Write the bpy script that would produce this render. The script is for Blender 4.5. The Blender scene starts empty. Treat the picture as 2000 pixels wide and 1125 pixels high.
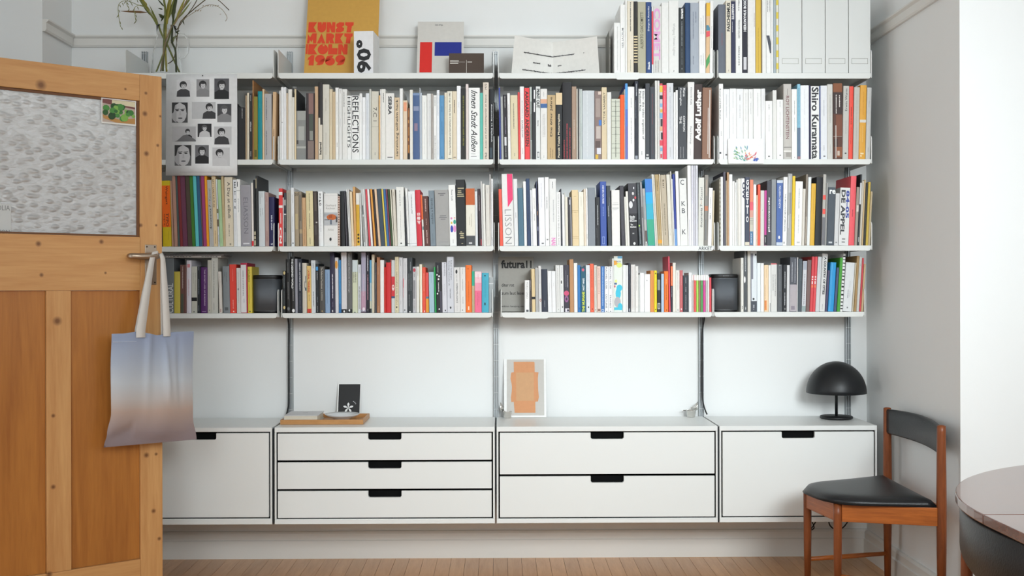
import bpy, bmesh, math, random
from mathutils import Vector, Matrix
random.seed(7)
S = bpy.context.scene
COL = S.collection
# ------------------------------------------------------------------ camera
F = 2205.0                      # focal length in photo pixels (frame 2000 x 1125)
H = 1.19                        # eye height
YAW, ROLL = 0.0113, 0.0021
fw = Vector((math.sin(YAW), math.cos(YAW), 0))
rt = Vector((math.cos(YAW), -math.sin(YAW), 0))
up = Vector((0, 0, 1))
cr = rt*math.cos(ROLL) - up*math.sin(ROLL)
cu = up*math.cos(ROLL) + rt*math.sin(ROLL)
cam_d = bpy.data.cameras.new('camera')
cam = bpy.data.objects.new('camera', cam_d)
COL.objects.link(cam)
cam_d.sensor_width = 36.0
cam_d.lens = F/2000*36.0
cam_d.clip_start = 0.05
M3 = Matrix((cr, cu, -fw)).transposed()
cam.matrix_world = Matrix.Translation((0, 0, H)) @ M3.to_4x4()
S.camera = cam
# ------------------------------------------------------------------ light
S.view_settings.view_transform = 'Standard'
S.view_settings.look = 'None'
S.view_settings.gamma = 1.0
S.view_settings.use_curve_mapping = False
S.view_settings.exposure = 0.0
W = bpy.data.worlds.new('sky'); S.world = W; W.use_nodes = True
W.node_tree.nodes['Background'].inputs[0].default_value = (0.80, 0.90, 1.0, 1)
W.node_tree.nodes['Background'].inputs[1].default_value = 1.2
def area(name, loc, rot, sx, sy, power, color):
    l = bpy.data.lights.new(name, 'AREA'); l.shape = 'RECTANGLE'; l.size = sx; l.size_y = sy
    l.energy = power; l.color = color
    o = bpy.data.objects.new(name, l); COL.objects.link(o); o.location = loc; o.rotation_euler = rot
    return o
# daylight entering through a window opposite the shelves and one in the wall to the right
RX0, RX1, RY0, ZC = -2.06, 3.10, -0.80, 3.25
WIN = [(0.60, 2.75, 1.10, 3.10), (-1.65, -0.35, 1.10, 3.10)]                       # in the rear wall: x0, x1, z0, z1
WINR = (-0.45, 1.35, 1.10, 3.10)                       # in the right wall: y0, y1, z0, z1
DAY = (0.90, 0.975, 1.0)
k1 = area('window_daylight', (1.50, RY0-0.13, 2.50), (math.radians(76.5), 0, math.radians(8)), 1.7, 1.15, 22.5, DAY)
k1.data.spread = math.radians(53)                      # beam narrowed on purpose so brightness falls away to both sides of its aim
area('window_daylight', (RX1+0.13, 0.45, 2.2), (math.radians(90), 0, math.radians(90)), 1.75, 1.7, 21, DAY)
area('window_daylight', (-1.0, RY0-0.13, 2.3), (math.radians(88), 0, 0), 1.2, 1.5, 37, DAY)
HALL = (2.80, 3.66, 2.05)                              # open doorway to a bright hall in the left wall: y0, y1, top
area('hall_daylight', (RX0-0.5, 3.2, 1.25), (math.radians(90), 0, math.radians(-90)), 0.8, 1.9, 12, DAY)

# ------------------------------------------------------------------ pixel helpers
def ray(px, py):
    return fw + cr*((px-1000)/F) - cu*((py-562.5)/F)
EYE = Vector((0, 0, H))
def P(px, py, Y):
    d = ray(px, py); return EYE + d*(Y/d.y)
def PX(px, Y): return P(px, 562, Y).x
def PZ(px, py, Z):
    d = ray(px, py); return EYE + d*((Z-H)/d.z)
# ------------------------------------------------------------------ materials
MC = {}
def lin(h):
    h = h.lstrip('#')
    if len(h) == 3: h = ''.join(c*2 for c in h)
    c = [int(h[i:i+2], 16)/255 for i in (0, 2, 4)]
    return tuple(x/12.92 if x <= .04045 else ((x+.055)/1.055)**2.4 for x in c)+(1,)
def mat(name, col, rough=.5, metal=0, spec=.5, noise=0, nscale=30, bump=0, bscale=80, trans=0, ior=1.45, rnd=0, coat=0):
    if name in MC: return MC[name]
    m = bpy.data.materials.new(name); m.use_nodes = True; MC[name] = m
    nt = m.node_tree; b = nt.nodes['Principled BSDF']
    c = lin(col) if isinstance(col, str) else tuple(col)+(1,)
    b.inputs['Base Color'].default_value = c
    b.inputs['Roughness'].default_value = rough
    b.inputs['Metallic'].default_value = metal
    b.inputs['Specular IOR Level'].default_value = spec
    b.inputs['Transmission Weight'].default_value = trans
    b.inputs['IOR'].default_value = ior
    b.inputs['Coat Weight'].default_value = coat
    src = None
    if noise or rnd:
        mx = nt.nodes.new('ShaderNodeHueSaturation'); mx.inputs['Color'].default_value = c
        if rnd:
            oi = nt.nodes.new('ShaderNodeObjectInfo'); r = nt.nodes.new('ShaderNodeMapRange')
            r.inputs['To Min'].default_value = 1-rnd; r.inputs['To Max'].default_value = 1+rnd
            nt.links.new(oi.outputs['Random'], r.inputs['Value']); nt.links.new(r.outputs[0], mx.inputs['Value'])
        if noise:
            tc = nt.nodes.new('ShaderNodeTexCoord'); n = nt.nodes.new('ShaderNodeTexNoise')
            n.inputs['Scale'].default_value = nscale; n.inputs['Detail'].default_value = 4
            nt.links.new(tc.outputs['Object'], n.inputs['Vector'])
            r = nt.nodes.new('ShaderNodeMapRange'); r.inputs['From Min'].default_value = .25; r.inputs['From Max'].default_value = .75
            r.inputs['To Min'].default_value = 1-noise; r.inputs['To Max'].default_value = 1+noise
            nt.links.new(n.outputs[0], r.inputs['Value']); nt.links.new(r.outputs[0], mx.inputs['Value'])
        nt.links.new(mx.outputs[0], b.inputs['Base Color'])
    if bump:
        tc = nt.nodes.new('ShaderNodeTexCoord'); n = nt.nodes.new('ShaderNodeTexNoise'); n.inputs['Scale'].default_value = bscale
        bp = nt.nodes.new('ShaderNodeBump'); bp.inputs['Strength'].default_value = bump; bp.inputs['Distance'].default_value = .002
        nt.links.new(tc.outputs['Object'], n.inputs['Vector']); nt.links.new(n.outputs[0], bp.inputs['Height']); nt.links.new(bp.outputs[0], b.inputs['Normal'])
    return m
ABB = dict(w='#f2f2f0', k='#17181b', g='#8c8f90')
def C(c):                                            # printed paper / cloth colour of a book or card, or glare painted on a spine
    c = ABB.get(c, c)
    return mat('print_'+c.lstrip('#'), c, .55, noise=.035, nscale=60)
def wood(name, c1, c2, grain=(1, 1, 1), scale=6, rough=.45, knots=None, obj=None, rnd=0, coat=0, spec=.4):
    if name in MC: return MC[name]
    m = bpy.data.materials.new(name); m.use_nodes = True; MC[name] = m
    nt = m.node_tree; b = nt.nodes['Principled BSDF']; L = nt.links.new
    tc = nt.nodes.new('ShaderNodeTexCoord')
    if obj: tc.object = obj
    mp = nt.nodes.new('ShaderNodeMapping'); mp.inputs['Scale'].default_value = grain
    L(tc.outputs['Object'], mp.inputs['Vector'])
    vec = mp.outputs[0]
    if rnd:
        oi = nt.nodes.new('ShaderNodeObjectInfo'); ad = nt.nodes.new('ShaderNodeVectorMath'); ad.operation = 'ADD'
        sc = nt.nodes.new('ShaderNodeMath'); sc.operation = 'MULTIPLY'; sc.inputs[1].default_value = 37
        L(oi.outputs['Random'], sc.inputs[0]); L(vec, ad.inputs[0]); L(sc.outputs[0], ad.inputs[1]); vec = ad.outputs[0]
    n1 = nt.nodes.new('ShaderNodeTexNoise'); n1.inputs['Scale'].default_value = scale; n1.inputs['Detail'].default_value = 6; n1.inputs['Roughness'].default_value = .6
    n1.inputs['Distortion'].default_value = .6
    L(vec, n1.inputs['Vector'])
    n2 = nt.nodes.new('ShaderNodeTexNoise'); n2.inputs['Scale'].default_value = scale*5; n2.inputs['Detail'].default_value = 3
    L(vec, n2.inputs['Vector'])
    ad = nt.nodes.new('ShaderNodeMath'); ad.operation = 'MULTIPLY_ADD'; ad.inputs[1].default_value = .35
    L(n2.outputs[0], ad.inputs[0]); L(n1.outputs[0], ad.inputs[2])
    r = nt.nodes.new('ShaderNodeMapRange'); r.inputs['From Min'].default_value = .42; r.inputs['From Max'].default_value = .92
    L(ad.outputs[0], r.inputs['Value'])
    mix = nt.nodes.new('ShaderNodeMixRGB'); mix.inputs[1].default_value = lin(c1); mix.inputs[2].default_value = lin(c2)
    L(r.outputs[0], mix.inputs[0]); out = mix.outputs[0]
    for (kx, kz, kr) in (knots or []):
        v = nt.nodes.new('ShaderNodeVectorMath'); v.operation = 'SUBTRACT'; v.inputs[1].default_value = (kx, 0, kz)
        L(tc.outputs['Object'], v.inputs[0])
        v2 = nt.nodes.new('ShaderNodeVectorMath'); v2.operation = 'MULTIPLY'; v2.inputs[1].default_value = (1/kr, 0, 1/kr)
        L(v.outputs[0], v2.inputs[0])
        ln = nt.nodes.new('ShaderNodeVectorMath'); ln.operation = 'LENGTH'; L(v2.outputs[0], ln.inputs[0])
        q = nt.nodes.new('ShaderNodeMapRange'); q.inputs['From Min'].default_value = .35; q.inputs['From Max'].default_value = 1.25
        q.inputs['To Min'].default_value = .8; q.inputs['To Max'].default_value = 0
        L(ln.outputs['Value'], q.inputs['Value'])
        mk = nt.nodes.new('ShaderNodeMixRGB'); mk.inputs[2].default_value = lin('#5c2f14'); L(q.outputs[0], mk.inputs[0]); L(out, mk.inputs[1]); out = mk.outputs[0]
    if rnd:
        hs = nt.nodes.new('ShaderNodeHueSaturation'); rr = nt.nodes.new('ShaderNodeMapRange'); rr.inputs['To Min'].default_value = 1-rnd; rr.inputs['To Max'].default_value = 1+rnd
        L(oi.outputs['Random'], rr.inputs['Value']); L(rr.outputs[0], hs.inputs['Value']); L(out, hs.inputs['Color']); out = hs.outputs[0]
    L(out, b.inputs['Base Color']); b.inputs['Roughness'].default_value = rough; b.inputs['Specular IOR Level'].default_value = spec
    b.inputs['Coat Weight'].default_value = coat
    bp = nt.nodes.new('ShaderNodeBump'); bp.inputs['Strength'].default_value = .08; bp.inputs['Distance'].default_value = .001
    L(ad.outputs[0], bp.inputs['Height']); L(bp.outputs[0], b.inputs['Normal'])
    return m
WALL = mat('wall_paint', '#eeefee', .75, noise=.012, nscale=2, bump=.06, bscale=140)
TRIM = mat('trim_paint', '#e3e1dc', .5, bump=.03)
LACQ = mat('white_lacquer', '#e9ebe9', .32, noise=.006, nscale=3)
STEEL = mat('powder_coated_steel', '#dfe1de', .4)
ALU = mat('anodised_aluminium', '#a9adaf', .42, .7)
BLACKM = mat('black_metal', '#15171a', .42)
BLACKP = mat('black_plastic', '#0e0f11', .5)
INNER = mat('black_interior', '#060708', .8, spec=.2)
LEATHER = mat('black_leather', '#17191c', .38, bump=.25, bscale=220)
TEAK = wood('teak', '#8d4a22', '#683416', (9, 9, 1.2), 5, .38)
TEAKR = wood('teak_rail', '#bd6a2c', '#8f4a1c', (1.6, 1.6, 26), 4, .36)
# ------------------------------------------------------------------ mesh builder
class MB:
    def __init__(s): s.v, s.f, s.m, s.sm, s.mats = [], [], [], [], []
    def mi(s, m):
        if m not in s.mats: s.mats.append(m)
        return s.mats.index(m)
    def raw(s, vs, fs, m, smooth=False):
        o = len(s.v); s.v += [tuple(x) for x in vs]; k = s.mi(m)
        for f in fs: s.f.append([i+o for i in f]); s.m.append(k); s.sm.append(smooth)
    def poly(s, pts, m): s.raw(pts, [list(range(len(pts)))], m)
    def box(s, x0, x1, y0, y1, z0, z1, m):
        vs = [(x, y, z) for z in (z0, z1) for y in (y0, y1) for x in (x0, x1)]
        s.raw(vs, [(0, 2, 3, 1), (4, 5, 7, 6), (0, 1, 5, 4), (2, 6, 7, 3), (0, 4, 6, 2), (1, 3, 7, 5)], m)
    def prism(s, pts, a, b, m, fn, smooth=False):     # fn(u, v, t) -> xyz; extrude the polygon from t=a to t=b
        n = len(pts)
        s.raw([fn(u, v, a) for u, v in pts]+[fn(u, v, b) for u, v in pts], [list(range(n))[::-1], list(range(n, 2*n))], m)
        o = len(s.v)-2*n; k = s.mi(m)
        for i in range(n):
            j = (i+1) % n; s.f.append([o+i, o+j, o+n+j, o+n+i]); s.m.append(k); s.sm.append(smooth)
    def lathe(s, prof, n, m, c=(0, 0, 0), smooth=True):
        vs = [(c[0]+r*math.cos(2*math.pi*i/n), c[1]+r*math.sin(2*math.pi*i/n), c[2]+z) for r, z in prof for i in range(n)]
        fs = [(a*n+i, a*n+(i+1) % n, (a+1)*n+(i+1) % n, (a+1)*n+i) for a in range(len(prof)-1) for i in range(n)]
        s.raw(vs, fs, m, smooth)
    def tube(s, path, r, n, m, cap=True, flat=1.0):
        path = [Vector(p) for p in path]; rs = r if isinstance(r, (list, tuple)) else [r]*len(path)
        vs = []; prev = None
        for i, p in enumerate(path):
            t = (path[min(i+1, len(path)-1)]-path[max(i-1, 0)]).normalized()
            if prev is None:
                a = Vector((0, 1, 0)) if abs(t.y) < .9 else Vector((1, 0, 0)); u = t.cross(a).normalized()
            else: u = (prev-t*prev.dot(t)).normalized()
            w = t.cross(u); prev = u
            vs += [p+(u*math.cos(2*math.pi*k/n)+w*math.sin(2*math.pi*k/n)*flat)*rs[i] for k in range(n)]
        fs = [(a*n+i, a*n+(i+1) % n, (a+1)*n+(i+1) % n, (a+1)*n+i) for a in range(len(path)-1) for i in range(n)]
        if cap: fs += [tuple(range(n))[::-1], tuple(range((len(path)-1)*n, len(path)*n))]
        s.raw(vs, fs, m, True)
    def mesh(s, name, fix=True):
        me = bpy.data.meshes.new(name); me.from_pydata(s.v, [], s.f)
        for m in s.mats: me.materials.append(m)
        me.polygons.foreach_set('material_index', s.m); me.polygons.foreach_set('use_smooth', s.sm)
        if fix:
            bm = bmesh.new(); bm.from_mesh(me); bmesh.ops.recalc_face_normals(bm, faces=bm.faces[:]); bm.to_mesh(me); bm.free()
        me.update(); return me
    def build(s, name, parent=None, fix=True, bevel=0, seg=2, subd=0, **kw):
        o = bpy.data.objects.new(name, s.mesh(name, fix)); COL.objects.link(o)
        if parent: o.parent = parent
        if bevel:
            b = o.modifiers.new('bevel', 'BEVEL'); b.width = bevel; b.segments = seg; b.limit_method = 'ANGLE'; b.angle_limit = .6
        if subd:
            b = o.modifiers.new('subd', 'SUBSURF'); b.levels = subd; b.render_levels = subd
        tag(o, **kw); return o
def tag(o, label=None, cat=None, group=None, kind=None):
    if label: o['label'] = label
    if cat: o['category'] = cat
    if group: o['group'] = group
    if kind: o['kind'] = kind
    return o
def empty(name, loc=(0, 0, 0), rz=0, **kw):
    o = bpy.data.objects.new(name, None); COL.objects.link(o); o.location = loc; o.rotation_euler = (0, 0, rz); o.empty_display_size = .05
    return tag(o, **kw)
def one(fn, name, parent=None, **kw):
    b = MB(); fn(b); return b.build(name, parent, **kw)
def rrect(x0, x1, z0, z1, r, corners=(1, 1, 1, 1), n=4):   # bl, br, tr, tl
    pts = []
    for (cx, cz, a, on) in ((x0+r, z0+r, 180, corners[0]), (x1-r, z0+r, 270, corners[1]), (x1-r, z1-r, 0, corners[2]), (x0+r, z1-r, 90, corners[3])):
        if on: pts += [(cx+r*math.cos(math.radians(a+90*i/n)), cz+r*math.sin(math.radians(a+90*i/n))) for i in range(n+1)]
        else: pts.append({180: (x0, z0), 270: (x1, z0), 0: (x1, z1), 90: (x0, z1)}[a])
    return pts
def ell(cx, cz, rx, rz, n=14, a0=0, a1=360):
    return [(cx+rx*math.cos(math.radians(a0+(a1-a0)*i/n)), cz+rz*math.sin(math.radians(a0+(a1-a0)*i/n))) for i in range(n if a1-a0 == 360 else n+1)]
XZ = lambda u, v, t: (u, t, v)
XY = lambda u, v, t: (u, v, t)
YZ = lambda u, v, t: (t, u, v)
# ------------------------------------------------------------------ lettering: strings to flat meshes
GLY = {}
def prepare(strings):
    jobs = []
    for (txt, bold) in strings:
        cu_ = bpy.data.curves.new('t', 'FONT'); cu_.body = txt; cu_.resolution_u = 2; cu_.offset = bold+.01
        ob = bpy.data.objects.new('t', cu_); COL.objects.link(ob); jobs.append((txt, bold, ob, cu_))
    bpy.context.view_layer.update()
    dg = bpy.context.evaluated_depsgraph_get()
    for txt, bold, ob, cu_ in jobs:
        e = ob.evaluated_get(dg); me = e.to_mesh()
        v = [(q.co.x, q.co.y) for q in me.vertices]; f = [list(q.vertices) for q in me.polygons]
        e.to_mesh_clear()
        if not v: v, f = [(0, 0), (1, 0), (1, 1)], []
        x0, x1 = min(q[0] for q in v), max(q[0] for q in v); z0, z1 = min(q[1] for q in v), max(q[1] for q in v)
        GLY[(txt, bold)] = ([((a-x0)/max(x1-x0, 1e-6), (b-z0)/max(z1-z0, 1e-6)) for a, b in v], f, (x1-x0)/max(z1-z0, 1e-6))
    for txt, bold, ob, cu_ in jobs:
        bpy.data.objects.remove(ob); bpy.data.curves.remove(cu_)
def letter(b, txt, x0, x1, z0, z1, y, m, d='h', bold=0, slant=0):
    """fit txt into the rectangle; d: h upright, d reads downwards, u reads upwards"""
    v, f, _ = GLY[(txt, bold)]
    if d == 'h': q = [(x0+(x1-x0)*(a+slant*c), y, z0+(z1-z0)*c) for a, c in v]
    elif d == 'd': q = [(x0+(x1-x0)*c, y, z1-(z1-z0)*(a+slant*c)) for a, c in v]
    else: q = [(x1-(x1-x0)*c, y, z0+(z1-z0)*(a+slant*c)) for a, c in v]
    b.raw(q, f, m)
# ================================================================== the room
YW = 5.0
XR = 1.632          # side of the alcove
YCH = 3.98          # front of the wall that flanks the alcove
XL0, YP = PX(141, YW), 4.68
def struct(name, fn, parent=None, **kw):
    o = one(fn, name, parent, **kw)
    if not parent: o['kind'] = 'structure'
    return o
struct('wall_back', lambda b: b.box(XL0-.3, XR+.2, YW, YW+.15, 0, ZC, WALL))
struct('wall_left', lambda b: (b.box(XL0-.2, XL0, YP, YW, 0, ZC, WALL), b.box(RX0-.2, XL0-.2, YP, YW, 0, ZC, WALL), b.box(RX0-.2, RX0, RY0, HALL[0], 0, ZC, WALL), b.box(RX0-.2, RX0, HALL[1], YP, 0, ZC, WALL), b.box(RX0-.2, RX0, HALL[0], HALL[1], HALL[2], ZC, WALL)))
struct('wall_right', lambda b: (b.box(XR, XR+1.8, YCH, YW, 0, ZC, WALL), b.box(RX1, RX1+.15, RY0, WINR[0], 0, ZC, WALL), b.box(RX1, RX1+.15, WINR[1], YCH, 0, ZC, WALL), b.box(RX1, RX1+.15, WINR[0], WINR[1], 0, WINR[2], WALL), b.box(RX1, RX1+.15, WINR[0], WINR[1], WINR[3], ZC, WALL)))
def rear(b):
    y0, y1 = RY0-.2, RY0
    (a0, a1, z0, z1), (c0, c1, _, _) = WIN
    b.box(RX0-.2, c0, y0, y1, 0, ZC, WALL); b.box(c1, a0, y0, y1, 0, ZC, WALL); b.box(a1, RX1+.15, y0, y1, 0, ZC, WALL)
    for q0, q1 in ((c0, c1), (a0, a1)): b.box(q0, q1, y0, y1, 0, z0, WALL); b.box(q0, q1, y0, y1, z1, ZC, WALL)
struct('wall_rear', rear)
def window(name, fn, x0, x1, z0, z1):               # fn(along, depth into the wall, z)
    def bx(b, a, c, d, e, f, g): p, q = fn(a, d), fn(c, e); b.box(min(p[0], q[0]), max(p[0], q[0]), min(p[1], q[1]), max(p[1], q[1]), f, g, TRIM)
    w = struct(name, lambda b: (bx(b, x0, x0+.05, .03, .08, z0, z1), bx(b, x1-.05, x1, .03, .08, z0, z1), bx(b, x0+.05, x1-.05, .03, .08, z0, z0+.05), bx(b, x0+.05, x1-.05, .03, .08, z1-.05, z1), bx(b, (x0+x1)/2-.02, (x0+x1)/2+.02, .04, .08, z0+.05, z1-.05), bx(b, x0+.05, x1-.05, .04, .08, (z0+z1)/2-.02, (z0+z1)/2+.02)))
    struct('window_sill', lambda b: bx(b, x0-.05, x1+.05, -.09, 0, z0-.03, z0), w)
window('window_1', lambda a, d: (a, RY0-d), *WIN[0])
window('window_2', lambda a, d: (RX1+d, a), *WINR)
window('window_3', lambda a, d: (a, RY0-d), *WIN[1])
struct('ceiling', lambda b: b.box(RX0-.2, RX1+.15, RY0-.2, YW+.15, ZC, ZC+.1, mat('ceiling_paint', '#ecebe8', .8, bump=.03)))
fl = struct('floor', lambda b: b.box(RX0-.2, RX1+.15, RY0-.2, YW+.15, -.06, -.019, mat('subfloor', '#3a2415', .8)))
PLK = wood('oak_floorboard', '#dcab78', '#c48e5c', (14, 1.1, 14), 3, .34, rnd=.1, coat=.3)
b = MB(); pw = .0615
b.box(0, pw-.0012, 0, YW-RY0-.012, -.0185, 0, PLK)
pm = b.mesh('floorboard')
n = int((RX1-RX0)/pw)+1
for i in range(n):
    o = bpy.data.objects.new('floorboard', pm); COL.objects.link(o); o.parent = fl; o.location = (RX0+.003+i*pw, RY0+.003, 0)
    if RX0+i*pw+pw > RX1: bpy.data.objects.remove(o); continue
# skirting and picture rail
zp1, zp0 = P(800, 71, YW).z, P(800, 93, YW).z
def skirt_prof(): return [(0, 0), (.022, 0), (.022, .078), (.016, .082), (.016, .108), (.010, .118), (0, .118)]
def rail_prof(): return [(0, zp0), (.012, zp0), (.016, zp0+.008), (.016, zp1-.014), (.026, zp1-.006), (.026, zp1), (0, zp1)]
def strip_back(b, prof, x0, x1, y, m): b.prism(prof, x0, x1, m, lambda u, v, t: (t, y-u, v))
def strip_side(b, prof, y0, y1, x, sgn, m): b.prism(prof, y0, y1, m, lambda u, v, t: (x+sgn*u, t, v))
struct('baseboard_back', lambda b: strip_back(b, skirt_prof(), XL0, XR, YW, TRIM))
struct('baseboard_right', lambda b: (strip_side(b, skirt_prof(), YCH, YW-.022, XR, -1, TRIM), strip_back(b, skirt_prof(), XR-.022, RX1, YCH, TRIM)))
struct('baseboard_left', lambda b: strip_side(b, skirt_prof(), YP, YW-.022, XL0, 1, TRIM))
struct('trim_1', lambda b: strip_back(b, rail_prof(), XL0, XR, YW, TRIM))
struct('trim_2', lambda b: strip_side(b, rail_prof(), YCH, YW-.026, XR, -1, TRIM))
struct('trim_3', lambda b: strip_side(b, rail_prof(), YP, YW-.026, XL0, 1, TRIM))

# ================================================================== shelving
YS, YS3, YC = 4.672, 4.757, 4.620
YSR = [YS, YS, YS, YS3]
ROWPX = [(142.6, 153.6), (311.3, 321.6), (480.6, 490.8), (610.6, 620.4)]
ZR = [P(970, a, YSR[i]).z for i, (a, _) in enumerate(ROWPX)]
ZL = [P(970, c, YSR[i]).z for i, (_, c) in enumerate(ROWPX)]
BAYX = [(247, 533.5), (545, 964), (975.5, 1394.5), (1404.5, 1702)]
BAY3 = [(258, 541), (551, 960.5), (980, 1390.5), (1395.5, 1688)]
BAY3X = [(PX(a, YS3), PX(c, YS3)) for a, c in BAY3]
BAYS = [(PX(a, YS), PX(c, YS)) for a, c in BAYX]
ROWN = ['top shelf', 'second shelf', 'third shelf', 'lowest shelf']
BAYN = ['door-side bay', 'three-drawer bay', 'two-drawer bay', 'lamp bay']
TRK = [282, 566, 968.5, 1370, 1657]
YT = 4.978
prepare([('ARKET', 0)])
for r in range(4):
    for k in range(4):
        x0, x1 = BAY3X[k] if r == 3 else BAYS[k]; yf = YSR[r]; z1, z0 = ZR[r], ZL[r]; yb = YT-.006
        b = MB()
        b.prism(rrect(x0, x1, z0, z1, .012, (1, 1, 0, 0)), yf, yf+.003, STEEL, XZ)
        b.box(x0, x1, yf+.003, yb, z1-.003, z1, STEEL); b.box(x0+.02, x1-.02, yb-.003, yb, z1-.02, z1-.003, STEEL)
        o = b.build('wall_shelf', bevel=.001, label='long white steel shelf, %s of the %s' % (ROWN[r], BAYN[k]), cat='shelf', group='white steel wall shelves')
        for s in (0, 1):
            xb = x0-.0042 if s == 0 else x1+.0012
            pts = [(yf+.002, z1-.018)]+[(yf+.002+.014*(1-math.cos(a)), z1+.085+.014*math.sin(a)) for a in (0, .4, .8, 1.2, 1.57)]+[(yb, z1+.099), (yb, z1-.018)]
            q = MB(); q.prism(pts, xb, xb+.003, STEEL, YZ); q.build('end_bracket', o)
        if r == 2 and k == 2:
            q = MB(); a, c = P(1364, 488.5, yf), P(1391, 481.5, yf); letter(q, 'ARKET', a.x, c.x, a.z, c.z, yf-.0006, C('#555a60')); q.build('printed_word', o, fix=False)
ztop = P(566, 100, YT).z
TN = ['beside the picture of portraits', 'between the door-side and three-drawer bays', 'between the three-drawer and two-drawer bays', 'between the two-drawer and lamp bays', 'behind the black lamp']
for i, px in enumerate(TRK):
    x = PX(px, YT)
    b = MB(); b.box(x-.012, x+.012, YW-.010, YW-.0005, .28, ztop, ALU)
    for dx in (-.0105, -.0012, .0081): b.box(x+dx, x+dx+.0024, YT, YW-.010, .28, ztop, ALU)
    o = b.build('wall_track', label='slim aluminium wall track '+TN[i], cat='wall track', group='aluminium wall tracks')
    q = MB()
    for j in range(30):
        z = .30+j*.0712
        if z > ztop-.01: break
        q.box(x-.0105, x+.0105, YT-.0004, YT+.0018, z-.0007, z+.0007, STEEL)
    q.build('pin_slots', o, kind='stuff')
# bookends hooked over the shelf lips
def bookend(pxa, pxb, row, label):
    yf = YSR[row]; a, c = PX(pxa, yf), PX(pxb, yf); z1, z0 = ZR[row], ZL[row]-.004
    b = MB(); b.prism(rrect(a, c, z0, z1+.002, .008, (1, 1, 0, 0)), yf-.0022, yf-.0004, STEEL, XZ); b.box(a, c, yf-.002, yf+.1, z1+.0004, z1+.0012, STEEL)
    b.build('bookend', label=label, cat='bookend', group='book supports hooked over the shelves')
bookend(1204, 1249, 0, 'white steel book support hooked over top shelf under beige book')
bookend(1024, 1071, 3, 'white steel book support hooked over lowest shelf, beside grey facing cover')
# ================================================================== cabinets
ZT, ZB = P(750, 834.3, YC).z, P(750, 1023.3, YC).z
CABX = [(247, 530.5), (535.3, 965.8), (969.2, 1401.2), (1404.6, 1712.5)]
CABL = ['white wall-hung cabinet with one flap, partly behind the pine door', 'white wall-hung cabinet with three equal drawers under wooden tray', 'white wall-hung cabinet with two deep drawers under copper collage', 'white wall-hung cabinet with one flap under black dome lamp']
FR = [[(845.5, 1012)], [(845.5, 899.6), (901.8, 955.8), (958, 1012)], [(844, 926.8), (929.2, 1010.8)], [(842.5, 1008.6)]]
ybk = YT-.004
for k in range(4):
    x0, x1 = (PX(p, YC) for p in CABX[k]); e = .0075
    root = empty('wall_cabinet', ((x0+x1)/2, YC+.15, ZB), label=CABL[k], cat='cabinet', group='white wall-hung cabinets')
    def part(name, fn, mtl=None, **kw):
        b = MB(); fn(b); o = b.build(name, None, **kw); o.parent = root; o.matrix_parent_inverse = Matrix.Translation(-root.location); return o
    xm = (CABX[k][0]+CABX[k][1])/2
    zt_i, zb_i = P(xm, FR[k][0][0]-1.6, YC).z, P(xm, FR[k][-1][1]+1.6, YC).z
    part('carcass', lambda b: (b.box(x0, x1, YC, ybk, zt_i, ZT, LACQ), b.box(x0, x1, YC, ybk, ZB, zb_i, LACQ), b.box(x0, x0+e, YC, ybk, zb_i, zt_i, LACQ), b.box(x1-e, x1, YC, ybk, zb_i, zt_i, LACQ), b.box(x0+e, x1-e, ybk-.01, ybk, zb_i, zt_i, LACQ)), bevel=.0015)
    part('lining', lambda b: (b.box(x0+e+.0005, x1-e-.0005, YC+.075, ybk-.011, zb_i+.0005, zt_i-.0005, INNER), b.box(x0+e+.0002, x0+e+.003, YC+.012, YC+.075, zb_i+.0005, zt_i-.0005, INNER), b.box(x1-e-.003, x1-e-.0002, YC+.012, YC+.075, zb_i+.0005, zt_i-.0005, INNER),
        b.box(x0+e+.003, x1-e-.003, YC+.012, YC+.075, zb_i+.0002, zb_i+.003, INNER), b.box(x0+e+.003, x1-e-.003, YC+.012, YC+.075, zt_i-.003, zt_i-.0002, INNER)))
    fx0, fx1 = x0+e+.0058, x1-e-.0058; xc = (x0+x1)/2
    for (ya, yb_) in FR[k]:
        za, zb2 = P(xm, ya+1.0, YC).z, P(xm, yb_-1.0, YC).z; hw, hh = .068, .0265
        pts = rrect(fx0, fx1, zb2, za, .002, (1, 1, 0, 0))
        pts = pts[:-2]+[(fx1, za)]+[(xc+hw, za)]+[(xc+hw-.008+.008*math.cos(a), za-hh+.008-.008*math.sin(a)) for a in (0, .5, 1.07, 1.57)]+[(xc-hw+.008-.008*math.sin(a), za-hh+.008-.008*math.cos(a)) for a in (0, .5, 1.07, 1.57)]+[(xc-hw, za), (fx0, za)]
        part('drawer_front' if len(FR[k]) > 1 else 'flap_door', lambda b: b.prism(pts, YC+.001, YC+.016, LACQ, XZ), bevel=.0006, seg=1)
        part('finger_recess', lambda b: b.box(xc-hw-.01, xc+hw+.01, YC+.03, YC+.034, zb2+.001, za-.002, INNER))
b = MB()
for k in range(3):
    xa, xb = PX(CABX[k][1], YC), PX(CABX[k+1][0], YC); xm_ = (xa+xb)/2
    b = MB(); b.box(xm_-.0012, xm_+.0012, YC+.001, ybk, ZB, ZT-.004, mat('dark_side_plate', '#33373b', .45, .6))
    b.build('side_plate', label='thin dark metal plate '+['between door-side and three-drawer cabinets', 'between the three-drawer and two-drawer cabinets', 'between the two-drawer and lamp cabinets'][k], cat='side plate', group='plates between the cabinets')
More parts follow.
